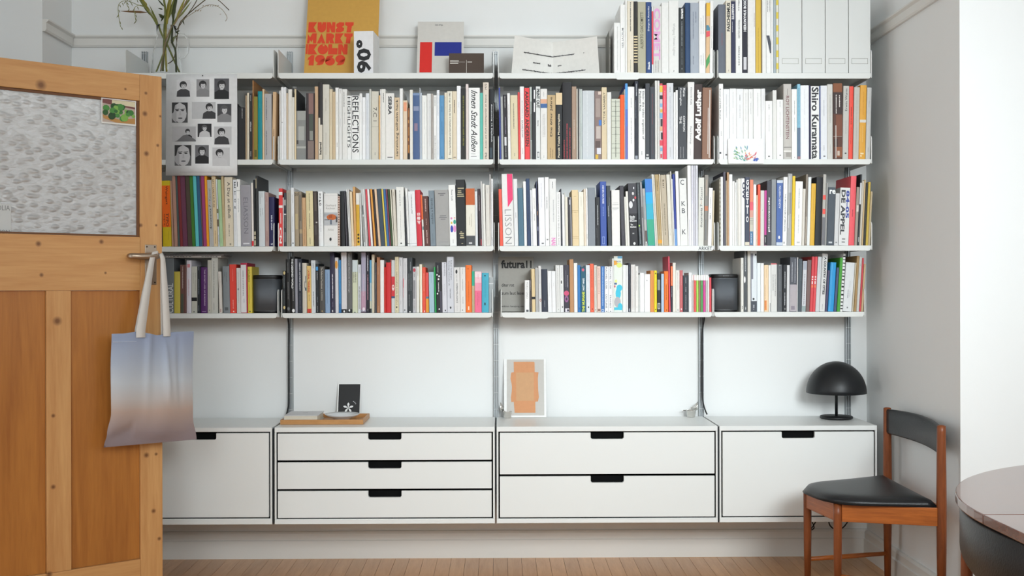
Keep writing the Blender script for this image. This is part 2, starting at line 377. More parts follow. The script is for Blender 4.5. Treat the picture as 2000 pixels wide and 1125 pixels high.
# ================================================================== books, read off the photograph row by row
# segment: row, bay, x0, y0, zoom, first left edge; line: right_edge top colour [lean] | marks
# marks: T;text;dir;y0;y1;col;height;centre;bold   B;y0;y1;col;from;to   O = oval   L;y0;y1;col;height;centre = tiny print too small to read; a few slim pale B strips are painted glare
BOOKS = [
(0, 2, 1180, 0, 7.03, 143, '''
228 312 w | L;365;965;#777;.1;.55
296 62 w | T!;VER SACRUM;u;385;660;#8d8f90;.4
326 -8 w
413 12 #e6ddca | L;30;430;#444;.25;.5 | L;820;980;#998;.15
468 20 #1d1a18 | B;492;510;#dcc9a0 | B;530;548;#dcc9a0 | B;568;586;#dcc9a0 | B;606;624;#dcc9a0 | B;644;662;#dcc9a0 | B;684;702;#dcc9a0 | B;724;742;#dcc9a0 | B;764;782;#dcc9a0 | B;806;822;#dcc9a0 | B;846;860;#dcc9a0 | B;25;240;#4a4440;.75;.95
580 25 #b5b199 | T;ALBERTO GIACOMETTI;u;165;670;#55523f;.38
660 28 #24457f | T;Denys in Amerika;u;85;425;#eef2f6;.36 | T!;Stack;u;845;955;#eef2f6;.36;.5;.03
683 90 w | B;155;885;#f0475a
795 85 #d9d8d4 | T!;COMET;d;110;820;#e3a6d4;.82;.45;.03 | L;830;990;#555;.12;.3 | L;830;990;#555;.12;.6
895 35 #ecece9
1033 12 #ecece9 | T;Wolfgang Tillmans Lighter;d;320;770;#bdbdbb;.3 | L;965;985;#999;.2
1118 105 #1c2226 | T!;twen;u;120;260;#f4f4f4;.4;.5;.03 | L;295;630;#8d9499;.3 | L;660;890;#5b6267;.3 | L;935;955;#8d9499;.3
1188 38 #24456e | L;380;900;#3a5a84;.1
1310 38 #a9b1bc | L;160;310;#3d4a66;.12;.65 | L;160;540;#3d4a66;.12;.35 | L;770;890;#3d4a66;.12;.35
1400 8 w | L;215;470;#555;.1;.65 | L;245;470;#555;.1;.3 | L;735;900;#555;.1;.65 | L;755;900;#555;.1;.3
1455 38 #e3bf93 10 | B;40;220;#eebf3c | P;#4f8aa5;.05,345;.6,345;.98,385;.98,420;.05,420 | P;#e85560;.05,435;.98,422;.98,495;.05,515 | P;#4ba05b;.98,735;.98,850;.05,945;.05,830
1500 15 w 10 | L;360;660;#aaa;.2
'''),
(0, 3, 1380, 0, 5.882, 140, '''
228 50 #666c78 | L;380;520;#9a4a4c;.12
288 5 #e6dfcd | T!;FASCHISMUS;u;30;360;#2b2a28;.62;.5;.03 | L;800;820;#a99
340 15 #24284a | B;40;230;#3c4260;.1;.75 | T!;MAGRITTE;d;48;222;#e8e8ea;.5;.4;.03 | L;250;370;#cfd2dd;.2;.3
418 -60 w | L;-10;125;#777;.3 | T;FRANCOIS HALARD;d;230;440;#6d6d6d;.28 | L;530;755;#777;.3
477 -60 #16162a | T!;HIERONYMUS BOSCH;u;-30;362;#f0f0f2;.55;.5;.03 | B;655;800;#d5d5d9;.2;.8
570 -50 #eceae8 | L;150;310;#b9a58c;.12;.85
632 -55 #dcb848 | L;320;830;#a07d24;.12
645 -30 #8a7a55
690 -40 #ededea
748 -60 w | L;-10;140;#666;.22;.35 | L;-10;140;#666;.22;.75 | P;#4a4d58;.05,408;.65,408;.98,500;.98,610;.75,610
772 -60 w
805 -60 #a9b5ba | L;300;430;#d5dde0;.2
832 -60 #ece9d8 | B;0;60;#e6cf4a | B;140;215;#e6cf4a | B;290;360;#e6cf4a | B;430;510;#e6cf4a | B;580;655;#e6cf4a | B;725;795;#e6cf4a
'''),
(1, 0, 320, 140, 5.921, 640, '''
700 330 #b9b4aa
760 300 #6a5a50
800 350 #d5d2c8
858 380 #35383c
945 412 #1d1d20 | L;425;540;#c9c9c9;.15;.6
965 275 #b29c80
990 243 #e2d9c4
1030 250 #232428 | L;270;340;#ccc;.3 | L;580;690;#e8e8e8;.4 | L;920;980;#ccc;.3
1042 100 #c08a58
1088 288 #8d8330 | B;905;985;#5d5618;.2;.8
1143 225 #008d97 | L;260;420;#3fb0b6;.2
1165 200 #e5c9a3
1250 255 #b3b2b3 | L;300;560;#4a4a4c;.18;.3 | L;680;970;#4a4a4c;.18;.3
1290 235 #d9b68e 15 | L;670;1000;#6a4a34;.4
'''),
(1, 1, 540, 150, 6.618, 42, '''
62 180 w
98 133 #f0f1f2 | L;585;595;#999;.8
130 133 #ecedef
155 210 #d9c7ae
205 160 #ece8df | L;300;640;#bbb;.12
238 265 #e6e3da
262 158 #4a4c4e | B;158;1070;#e0cda8
388 440 #8d8f8c | B;440;560;#a5a7a2;.1;.95 | B;640;820;#b0b2ad;.2;.8 | B;900;925;#b9bab4 | B;820;870;#4a4644;0;.2
498 210 #3c3234 | B;215;480;#8a6a64;.3;.85 | B;480;700;#4c534a;.35;.8 | B;700;820;#8e9088;.4;.8 | B;830;1060;#85756e;.2;.9
545 125 #d3b08c
600 70 #2a2525 | B;620;1070;#ddd5c4 | B;530;625;#ddd5c4;0;.45 | T;kaleval;u;845;1005;#2b2724;.5;.5;.03
688 98 #d8d4c8 | L;280;440;#999488;.15 | L;720;1010;#aaa598;.12
730 160 #dccdb0 | L;330;640;#a99;.15
765 195 #d3bd9b | L;240;880;#a4845c;.12
810 140 w | L;330;620;#aaa;.15 | L;850;910;#777;.2
852 152 #e8e8e6 | L;170;215;#888;.25 | L;540;650;#999;.15
918 158 #e8e7e3 | L;195;390;#666;.25;.4 | L;460;610;#999;.12;.5
972 243 w | T!;HIGHLIGHTS;d;262;915;#2e3033;.72;.45
1078 243 w | T!;REFLECTIONS;d;250;980;#2b2d30;.78
1112 215 #f4f4f3 | L;250;330;#aaa;.2
1158 265 #f3f4f5 | L;450;620;#bbb;.2
1205 212 #dfe3e8 | L;300;760;#a9b4c4;.14
1230 158 #d0d0c8
1328 187 #d6d2c4 | T;7.C;d;395;520;#6d6a60;.5 | L;565;575;#8d8a80;.8 | B;642;646;#a9a698 | L;980;1010;#888;.2
1345 240 #e0b276
1362 160 #f0efec
1415 158 #e9e8e2 | L;210;330;#55534e;.4
'''),
(1, 1, 750, 150, 6.617, 25, '''
138 212 #ebe9e4 | T!;SERRA;d;250;490;#45474a;.42;.5;.03 | B;1034;1046;#555;.2;.8
207 268 #dcc4a3 | T!;sammlung wilhelm hack;u;290;1030;#3a3430;.62;.55
248 150 w
308 305 #e3ceb3 | B;330;445;#eea07a;.2;.85
337 402 #7a4a28 | B;430;520;#a06a3a;.3;.8 | B;560;600;#c48a4a;.2;.7 | B;650;760;#a8713c;.3;.9 | B;790;830;#c98a48;.2;.6 | B;880;980;#c0803c;.3;.8 | B;990;1070;#1d1a17
378 168 #ebe8df
465 208 #4a638f | B;380;440;#8c97b5;.1;.9 | B;600;700;#907a90;.2;.7 | B;208;240;#7d93b8
474 145 #dfe5ec
495 207 #c9d2dc
560 240 #f2f2ee | L;330;680;#aaa;.12 | L;740;1000;#bbb;.1
613 218 #e6e6e4 | L;300;900;#b5b9c0;.15;.7
643 218 #b0a9a3 | L;400;590;#6a625c;.2 | L;920;990;#6a625c;.25
685 238 w | L;260;380;#444;.25 | L;760;1060;#444;.3
722 172 #eef0f4 | L;210;500;#8b8d94;.2 | L;810;1010;#aaa;.15
785 240 #5d96c2 | L;380;460;#2f5f8a;.2 | L;580;740;#3a6c98;.2 | L;1030;1050;#2f5f8a;.3
820 205 #e5dcc8 | L;260;750;#99907c;.14
890 185 #ece7d6 | T!;Neue Sachlichkeit und Surrealismus in der Schweiz 1915-1940;u;205;1005;#4a4844;.3 | B;1052;1060;#666;.2;.8
945 185 #e2d4ba | L;300;470;#4a3c2c;.4 | B;1035;1045;#766;.2;.8
998 118 #f4f5f8 | L;330;400;#bbb;.2
1060 150 #20201f | L;245;890;#7d7a2a;.5;.55
1097 95 #e9dcd8
1245 142 w | T!;Innen Stadt Außen;d;170;955;#26282b;.55;.5;0;.04 | B;995;1000;#999;.2;.6 | B;1025;1032;#999;.2;.7
1283 207 #5cbfb0
1360 72 #dfd3c4 | T;1972;u;90;165;#3d3833;.35 | T!;douze ans d'art contemporain en france;u;230;925;#3d3833;.3 | T;1960;u;980;1060;#3d3833;.35
1425 160 #14171b | T!;documenta 14: Daybook;d;355;845;#e8eaec;.32;.55 | B;915;1050;#33434f;.15;.65 | L;340;740;#ccc;.1;.92
'''),
(1, 2, 965, 150, 6.619, 76, '''
96 143 #3c4a9c -12
130 258 #b4b7b2 -12
185 230 #211f26 -14 | L;250;400;#ccc;.3 | L;520;740;#9d8fa8;.3 | B;780;890;#dddde0;.2;.7 | L;900;1040;#bbb;.3
222 212 w -12 | L;350;830;#888;.2
320 238 #ded3b2 -10 | L;345;670;#2a2824;.16;.45 | L;985;1030;#887;.15
345 200 #e8504f -9
403 125 w -9 | L;300;540;#b5b5b5;.3 | T!;DUSSELDORF;d;565;785;#6d7074;.32 | L;920;1000;#aaa;.2
468 145 #ee4347 -7 | T;AAGAARD ANDERSEN;d;185;900;#26191b;.7;.5;.02
498 130 #c3cfc8 -4 | B;320;480;#8e9a94;.3;.9 | B;480;820;#6f7a74;.3;.9 | B;830;1060;#9fa6a0;.1;.9
543 130 #22262a | B;170;285;#f0f0f0;.45;.8 | B;335;455;#f0f0f0;.45;.8
603 125 #e2e4e2 | T!;PRINT OUT;d;155;405;#1d1f22;.68;.5;.03 | L;565;640;#444;.3 | B;970;1045;#55585a;.3;.75 | B;980;1035;#e2e4e2;.38;.67
692 155 #e8e6e2 | L;195;255;#999;.15 | B;290;345;#dfa98a | B;348;402;#3d659e | L;480;780;#777;.12;.65 | L;480;780;#777;.12;.4 | L;1020;1050;#aaa;.2
800 235 #c5a97c | T!;Die 60er Jahre;u;260;770;#33291c;.36 | L;920;1050;#5d4c30;.12;.35 | L;940;1050;#5d4c30;.12;.65
887 205 #171a1d | B;205;362;#e6cda3 | T;Pawek Totale Photographie;u;480;1045;#e8dcc0;.34;.5;.02
1010 70 #16151a | L;605;1060;#b83842;.2;.5 | L;660;1060;#b83842;.2;.8 | L;815;1060;#b83842;.2;.2
1070 125 #a98f7b | L;555;935;#cbb9a9;.35
1085 155 #eee7da
1105 155 #3a3838
1115 155 w
1145 158 #c3ccc9 | L;600;900;#8d9a98;.3
1305 178 #cbd0d4 | L;190;480;#dde1e4;.15;.4 | L;520;1040;#dde1e4;.15;.4
1395 185 #8b7772 | B;190;230;#d8c4b8;.5;.95 | B;280;520;#a5948c;.15;.8 | B;560;630;#3f78c8;.6;1 | B;640;800;#c2b5ae;.2;.85 | B;830;920;#5d4c48;.1;.8 | B;920;1000;#dcdce4;.3;.9 | B;1005;1062;#d9b23a;.1;.5
'''),
(1, 2, 1170, 150, 6.617, 38, '''
105 135 #ddcba8 | T;VICTOR VASARELY;u;200;620;#3b3630;.4
165 200 #e9e9e6 | L;250;900;#bbb;.08
277 285 #d0d3c4 | B;322;326;#6a6e60 | B;382;386;#6a6e60 | B;444;448;#6a6e60 | B;508;512;#6a6e60 | B;568;572;#6a6e60 | B;655;659;#6a6e60 | B;742;746;#6a6e60 | B;864;868;#6a6e60 | B;920;924;#6a6e60 | B;984;988;#6a6e60 | L;300;1040;#555a4c;.15;.5
333 232 #f55f1f
343 160 #ece5da
375 85 #6672bd | B;85;420;#4f9fe0 | B;420;640;#4f78d0
465 128 w | L;275;395;#b0b2b4;.2 | L;530;870;#b0b2b4;.2
513 55 #1c2230 | L;90;250;#c4c8d0;.35 | L;305;540;#8d93a2;.2;.3 | B;1020;1060;#9aa0ac;.1;.8
603 155 w | T!;Elixir: the video organism of;d;185;810;#222426;.36;.68 | T;Pipilotti Rist;d;185;445;#222426;.36;.24 | L;960;1010;#888;.2
662 85 #3b3f46 | B;1000;1025;#bbb;.2;.7 | B;1040;1060;#ddd;.1;.8
728 128 #41454d | L;220;615;#8b4048;.2 | L;640;1000;#6b3a42;.12
758 50 #ecebe6 | L;100;1050;#555;.12;.9
788 50 #e6e5e0 | L;120;1050;#777;.12;.5
828 85 #d9d4d4 | B;85;112;#d8454f | B;120;200;#e8c94a | B;240;290;#26282c | B;345;392;#86b9dd;.1;.9 | B;420;460;#e3bd43;.2;.9 | B;470;535;#7fb5d8 | B;545;640;#26282c;.3;.9 | B;642;700;#e2b48c;.1;.9 | B;720;810;#2e3034;.4;1 | B;820;890;#e0475a | B;915;960;#7fb5d8;.2;.9 | B;1000;1050;#d84a55;.2;.8
880 105 #e8455c | L;180;460;#f7c4cb;.2 | L;650;900;#f4a5b0;.12
968 80 #d8dade | L;130;200;#888;.18 | L;250;680;#99a;.1 | L;910;1040;#999;.12
997 200 w
1025 172 w
1140 130 #3a3e44 | T;Merce;d;145;255;#f0f0f0;.26;.7 | T;Cunningham;d;145;370;#f0f0f0;.26;.3 | T!;COMMON;d;505;705;#f0f0f0;.24;.68 | T;TIME;d;510;605;#f0f0f0;.24;.28 | L;905;1050;#bbb;.1;.3 | L;905;1050;#bbb;.1;.6
1227 68 #eceae8 12 | T;Ellsworth Kelly;d;135;365;#77787a;.28 | T!;Plant Drawings;d;640;870;#8d8e90;.28 | L;930;1020;#bbb;.12
1333 95 #3c2b28 12 | T;Adolf Luther;u;165;830;#f4f2ee;.7;.5;.04
1452 140 #8d6650 12 | B;170;1050;#d9d2cb;.74;.84 | B;400;1000;#e6e2dc;.6;.66
'''),
(1, 3, 1385, 150, 6.43, 128, '''
183 88 w | T;Bernd und Hilla Becher;d;150;535;#55575a;.3;.3 | L;685;745;#aaa;.3 | B;945;968;#4a4c50;.1;.5
262 153 #eeeef0 | L;220;510;#b5b5b8;.15 | B;970;990;#777;.3;.6
348 147 #f0f0f0 | L;190;390;#c0c0c0;.14 | L;460;720;#c0c0c0;.1
435 150 #ededee | L;225;300;#777;.18 | L;350;520;#aaa;.14
498 153 #efefed | L;200;560;#bbb;.14
560 153 #eeeeec | L;190;270;#aaa;.14 | L;330;470;#aaa;.14
655 150 w | L;200;500;#999;.1;.6
712 148 #ebebeb | L;230;420;#bbb;.12
803 303 w | L;350;410;#888;.2 | L;480;690;#ccc;.15 | B;992;1006;#777;.35;.6
853 170 #e4e3df
938 287 w | L;310;380;#bbb;.2 | L;440;760;#c4c4c4;.12 | B;978;992;#666;.4;.6
1040 90 #c5c0ba | T;ROY LICHTENSTEIN;d;240;780;#7a4a4e;.4 | B;150;230;#8a8480;.46;.52 | B;880;886;#55504c | B;925;945;#e8e4de | B;950;1005;#a09a94;.3;.9
'''),
(1, 3, 1540, 150, 6.43, 46, '''
115 153 w | L;300;480;#888;.15 | L;510;690;#999;.12 | L;1005;1020;#888;.2
155 92 #8fc6dd | B;640;1035;#5f7690 | L;140;640;#1f4a58;.3 | B;1000;1035;#a07a80
262 107 #f0f1f4 | L;160;480;#d5d6da;.15 | L;520;780;#dadbdf;.12
285 107 #2d2a4c
395 118 w | T;Shiro Kuramata;d;130;1030;#2a2b30;.8;.5;.02
408 118 #3a5590
492 110 #e6e8ec | L;290;495;#a5a9b2;.16 | L;860;930;#999;.15 | B;990;1005;#777;.4;.7
563 93 #d3d2cc | L;225;580;#a9a8a2;.2 | L;850;960;#aaa;.15
682 80 #5a3426 | B;82;190;#8a5230 | B;200;465;#3a2826 | L;230;380;#e6e0da;.18;.7 | L;225;465;#e6e0da;.18;.35 | B;480;740;#7a4630;.3;1 | B;745;752;#a8998c | B;780;880;#3d241c;.1;.5 | B;880;1010;#8e5434;.35;1 | B;610;1025;#e0dad2;.26;.34 | B;930;990;#c8b8aa;.45;.7
756 115 #c5c3bd 14 | T;Erwin Wurm;u;150;430;#3a3b3c;.34 | L;545;720;#8d8c88;.12 | B;952;972;#555;.35;.65
812 120 #f05243 14 | L;380;600;#8d2f26;.3 | L;640;850;#b03c30;.2
887 130 #c1c0b8 18 | L;220;950;#9d9c92;.12
970 105 #dfa43c 22 | B;540;575;#d9d5cc | L;190;480;#c9892a;.15 | L;620;820;#e8c47a;.15 | B;955;975;#f0dcb0;.2;.7 | B;985;1005;#f0dcb0;.2;.4
1030 135 #c3c3c1 24 | L;300;380;#888;.15 | L;890;950;#888;.15
'''),
(2, 0, 310, 335, 7.262, -60, '''
40 180 #b5a890
182 130 #d6bb16 -20 | B;200;790;#f0690f | T;Weingart;d;205;470;#2c1d10;.32;.55 | T!;TYPO;d;590;780;#2c1d10;.32;.6 | T;oqra;d;600;770;#7a3408;.18;.25 | L;850;970;#a08a10;.08;.7
215 130 #c39a86 -25
268 60 #b78d7c -34
302 60 #4a5d5c -40
345 60 #7d2c30 -42
415 60 #6a3850 -42
475 60 #4a3d33 -42
525 60 #3f7a26 -42
575 60 #5bbdc2 -42
618 60 #24577a -40
635 60 #6d4a4a -38
682 60 #97356a -38
718 60 #eb9d12 -34
782 120 #b3b1ae -34 | T;documenta 7;u;475;820;#2c2d2e;.5 | T!;Kassel;u;245;420;#808080;.5 | L;430;465;#c06a50;.3
840 60 #d9c29a -34 | T!;ART - CARE A FUTURE;d;105;510;#5b3d28;.36;.4 | L;840;1030;#8d6a48;.25
868 110 #d9dde0 -36 | B;530;590;#7d7a60 | B;680;780;#6d5a48 | L;900;1000;#667;.3
915 115 #abcb9d -36 | L;530;660;#6a8a60;.15;.3 | L;940;1020;#5a7a50;.15
'''),
(2, 0, 430, 335, 7.259, 43, '''
78 65 #c3ae86 -30 | L;470;650;#8d7450;.3 | L;850;970;#8d7450;.3
195 80 #ddd1ba -22 | T!;A Day at elBulli;d;150;665;#5a564d;.45 | L;740;920;#99907e;.25 | B;1018;1045;#99907e;.5;.7
245 115 #e3e5e8 -15 | T;E;h;148;235;#5a5d62;.5;.6;.02 | T;T;h;280;335;#5a5d62;.5;.6;.02 | T;O;h;385;440;#5a5d62;.5;.6;.02 | T;R;h;490;530;#5a5d62;.5;.6;.02 | L;590;900;#c4c8cc;.15
298 110 w -15 | B;145;215;#4a4d52;.2;.4 | B;268;274;#888 | L;380;580;#b5b8bc;.4
450 190 #9b99a0 -14 | T!;ELIASSON;d;370;880;#77757e;.42;.5;-.01 | B;1013;1034;#dddce0;.2;.8
480 160 #e9e2dc -12 | B;985;1055;#d9303a
515 118 #15171a -12 | B;850;1050;#b0a890;.1;.9 | B;900;915;#2a2824 | B;960;975;#2a2824
550 60 #2d2f31 -12 | B;100;240;#b5a98c;0;.35
640 280 #cfd6da -8 | L;300;460;#777c80;.1;.3 | L;300;370;#777c80;.1;.6 | L;520;640;#8a8f92;.14;.3 | L;520;610;#8a8f92;.14;.7
695 295 #b09590 -6 | L;350;430;#8d5a58;.2 | L;850;990;#8d5a58;.25
775 362 #1c1d4f -4 | L;620;830;#cfd2e0;.4 | T;5;u;1015;1042;#dcdde6;.35
'''),
(2, 1, 430, 335, 7.259, 832, '''
888 240 #e1403f | B;290;335;#efe9e6 | B;480;515;#efe9e6 | T;CN;d;790;1020;#f0e6e4;.6;.5;.03 | B;590;740;#efe4e2;.45;.6
905 370 w
940 300 #3f4247 | B;400;480;#b8b4b0;.1;.8 | B;545;600;#1c2238 | B;600;612;#eee | L;620;800;#d8d8d8;.3 | B;860;1000;#6f7276;.2;.9
'''),
(2, 1, 550, 335, 7.257, 68, '''
130 265 #a39d90 | L;300;1020;#847c70;.16
188 230 #e6e8ea -8 | L;330;450;#999ea4;.2 | L;640;860;#a9adb2;.2 | B;1005;1028;#3d4044;.4;.65
250 285 #a3937a -8 | T!;20;h;306;345;#4a4238;.8 | B;600;820;#bba980;.2;.8
300 285 #8e8373 -14 | B;330;700;#6f675c;.2;.7 | B;820;880;#b09c7c
355 370 #cda67c -12 | L;545;1040;#99683c;.3
460 275 #ddd0a4 -15 | L;310;560;#4a4230;.14 | L;590;810;#4a4230;.16 | L;935;1030;#5d5440;.14
525 280 #3c322e -22 | B;300;560;#574b44;.3;.8 | B;714;732;#c9c2bc;.5;.9 | B;760;900;#4c4544;.1;.7
600 283 #eceded -12 | T!;T;h;315;348;#2a2c2e;.36;.45;.02 | T;Y;h;358;392;#2a2c2e;.36;.45;.02 | T;P;h;402;437;#2a2c2e;.36;.45;.02 | T;O;h;446;484;#2a2c2e;.42;.45;.02 | L;530;860;#c8cacc;.3
798 310 #e5e4e1 | B;338;342;#cfcdc9 | T;Gerhard;h;465;495;#a9a7a2;.75;.5 | T;Richter;h;508;534;#a9a7a2;.68;.5 | B;580;765;#b9bbbe | B;600;640;#a8aaad | O;605;690;#c5662c;.2;.92 | B;612;660;#a84f20;.35;.6 | B;680;750;#6a7280;.44;.58 | B;640;720;#4c4a4c;.86;1 | B;680;690;#55505a;.05;.4 | T!;Atlas;h;808;840;#bcb9b4;.42;.5 | O;935;985;#24262a;.4;.56
828 348 #d8bfb0 | B;360;375;#6a3f30;.2;.8 | B;395;410;#6a3f30;.2;.8 | B;430;445;#6a3f30;.2;.8 | B;465;480;#6a3f30;.2;.8 | B;500;515;#6a3f30;.2;.8 | B;535;550;#6a3f30;.2;.8 | B;570;585;#6a3f30;.2;.8 | B;605;620;#6a3f30;.2;.8 | B;640;655;#6a3f30;.2;.8 | B;675;690;#6a3f30;.2;.8 | B;710;725;#6a3f30;.2;.8 | B;745;760;#6a3f30;.2;.8 | B;780;795;#6a3f30;.2;.8 | B;815;830;#6a3f30;.2;.8 | B;850;865;#6a3f30;.2;.8 | B;885;900;#6a3f30;.2;.8 | B;920;935;#6a3f30;.2;.8 | B;955;970;#6a3f30;.2;.8 | B;990;1005;#6a3f30;.2;.8 | B;1025;1040;#6a3f30;.2;.8
905 278 #16171c -18
935 275 #4d4a52 -34 | L;320;900;#8a8890;.15
953 290 #2d2b30 -36
975 252 w -40
995 252 #d8d6d4 -38
1030 285 #ead7b5 -30
1065 215 #d8a76c -20
1115 305 #e9e6df -12 | B;470;1050;#d6a728 | O;880;912;#241d12;.25;.85 | O;930;962;#241d12;.25;.85 | O;980;1012;#241d12;.25;.85
1150 300 #e5e5e3 -26 | L;330;540;#b5b5b3;.3
1195 250 #c9cccb -38 | B;480;610;#3d4348;.25;.7 | B;640;1000;#7b7876;.35;.7
1215 250 w -42
1232 250 #b8b8b6 -45
1265 250 #d9505c -52
1298 255 w -55
1312 250 #5a2b2a -56
1342 248 #e3a04a -58
1375 255 #2c2324 -60
1408 250 #e5c5a6 -60
1472 248 #3a4a58 -60
1497 248 #e8cf5f -57
1530 248 #3e6ea8 -55
'''),
(2, 1, 750, 335, 7.258, 78, '''
103 250 #8b4a58 -54
130 250 #3a5232 -52
150 255 #d9d6c4 -46
192 250 #d9d2c4 -38 | L;290;350;#8a6a4a;.2
303 218 #ebebe6 -22 | L;270;490;#a9a9a6;.25 | L;560;960;#c0c0bc;.15 | B;1010;1030;#3a3b3c;.4;.58
332 350 #2d3036 -34 | L;880;1000;#8a90a0;.3
368 240 w -34 | L;340;560;#bbb;.15 | B;1018;1028;#777;.1;.9
470 282 #eceeef -30 | L;330;600;#999da0;.25 | B;1020;1024;#aaa
545 262 #d23242 -30 | B;588;625;#f4e6e4;.25;.8 | B;596;604;#d23242;.32;.72 | B;610;617;#d23242;.32;.72 | B;640;690;#f4e6e4;.3;.45 | B;640;690;#f4e6e4;.55;.72 | B;655;668;#f4e6e4;.2;.85 | B;700;712;#f4e6e4;.2;.85 | B;700;748;#f4e6e4;.5;.65 | B;722;732;#f4e6e4;.3;.75
578 330 #e8e6df -34 | B;330;680;#e8632a | O;775;832;#3f6d72;.3;1.0
660 350 #5b342d -34 | L;390;570;#c9a8a0;.35 | L;670;760;#b08a82;.25 | L;830;1020;#c9a8a0;.35
738 270 #7d8b95 -28 | T!;mobile a friends;u;380;745;#4a565f;.42 | L;880;1030;#5a6872;.15
935 262 #a4a3a1 -24 | B;312;321;#55565a;.27;.8 | B;334;343;#55565a;.4;.68 | B;628;637;#66676a;.35;.8 | B;651;660;#66676a;.3;.85 | B;675;683;#66676a;.4;.75 | B;1000;1004;#85868a;.2;.9
1035 190 w -22 | T;Rene Coln;d;260;415;#66686c;.24;.5 | O;648;682;#dc8ec0;.18;.46 | O;648;670;#eeb8a0;.65;.9 | O;712;746;#e0c050;.2;.46 | O;684;748;#3ba58b;.58;.98 | O;764;864;#3547b0;.14;.54 | O;764;862;#e79ad0;.54;.98 | L;965;1015;#bbb;.2
1165 115 #15181c -18 | B;232;246;#b8ad8a;.2;.9 | B;268;282;#b8ad8a;.2;.6 | B;292;304;#b8ad8a;.2;.62 | B;318;330;#b8ad8a;.15;.85 | B;345;360;#b8ad8a;.15;.9 | B;852;862;#b8ad8a;.4;.6 | B;872;888;#b8ad8a;.3;.8 | B;900;915;#b8ad8a;.4;.75 | B;928;948;#b8ad8a;.35;.8 | B;1018;1028;#b8ad8a;.5;.68
1298 240 #e9e5d7 -8 | B;240;475;#c4602a | B;910;1050;#4a4c50 | L;600;790;#b5ad98;.12;.6 | L;640;760;#b5ad98;.1;.4 | B;1003;1030;#c8c8c8;.3;.65
1335 282 #e2e5e8 -8
1390 245 #3a2c33 -24 | L;340;560;#c0b4b8;.3 | B;960;1045;#a5323e;.6;1
1412 135 #cccbc9 -20
1448 175 #e8e6e0 -18
1508 190 #dedad2 -10 | L;240;310;#999;.12 | L;920;1030;#aaa;.12
1520 40 #ece6e2 -8
1550 103 #e9e9ea 0 | L;140;290;#777;.4 | L;930;1040;#555;.3
'''),
(2, 2, 965, 335, 7.256, 85, '''
130 248 #ee5f4c -20 | L;650;760;#c84a3a;.15
288 35 #e8e7e5 -22 | P;#ee3f75;.48,35;.97,35;.97,400;.5,510 | T!;LISSON;d;540;1025;#8d8e90;.6;.5;-.022
350 105 #e9e9e9 -18 | L;580;660;#c4c4c4;.4
428 235 #4d7388 -18 | L;350;900;#3d5f72;.1
470 140 w -16 | L;560;960;#ccc;.15
525 100 #2c4266 -20 | L;270;840;#1f2f4c;.5
552 262 #e8eaee -16 | L;560;710;#aab;.2
612 240 w -16 | L;370;530;#a9a48c;.2 | L;600;700;#888;.2
640 140 #2f3552 -30 | B;560;620;#a8805c;.3;.8 | B;780;840;#7a7fa0
730 85 #eeeef2 -16 | L;160;510;#c9c9d2;.15 | B;1010;1030;#777;.4;.75
790 80 w -12 | L;360;540;#55575a;.3 | B;955;975;#888;.3;.7
890 102 #e8e8e6 -9 | L;145;240;#55575a;.18 | L;400;710;#aaaaac;.18;.6 | T!;NAI;d;940;1045;#e68cc8;.6;.55;.03
950 290 #f0f0ee -8 | L;300;1040;#c8c8c6;.6
972 245 #2a2e3c -20 | L;820;1030;#8a8fa0;.3
1008 325 w -12
1020 300 #dedcd4 -10
1055 358 #e9e3d2 -10
1112 365 #3c3a40 -16 | B;365;1050;#8a8a90;.6;1 | B;400;470;#c0c0c8;.4;.7
1205 262 #e6cfa4 -10 | B;350;354;#b09468;.3;.7 | B;555;559;#b09468 | B;575;578;#b09468 | B;580;583;#b09468;.3;.7 | B;925;929;#b09468 | B;945;949;#b09468
1280 290 #ece8da -8 | L;355;500;#b5ae98;.15
1310 245 #e8d9c5 -8
1335 240 w -8 | L;340;420;#888;.3 | L;890;960;#999;.3
1440 228 #868d95 -8
1510 365 #26292d -6 | L;480;760;#d5d8da;.24 | L;800;940;#7a7e82;.12;.3
'''),
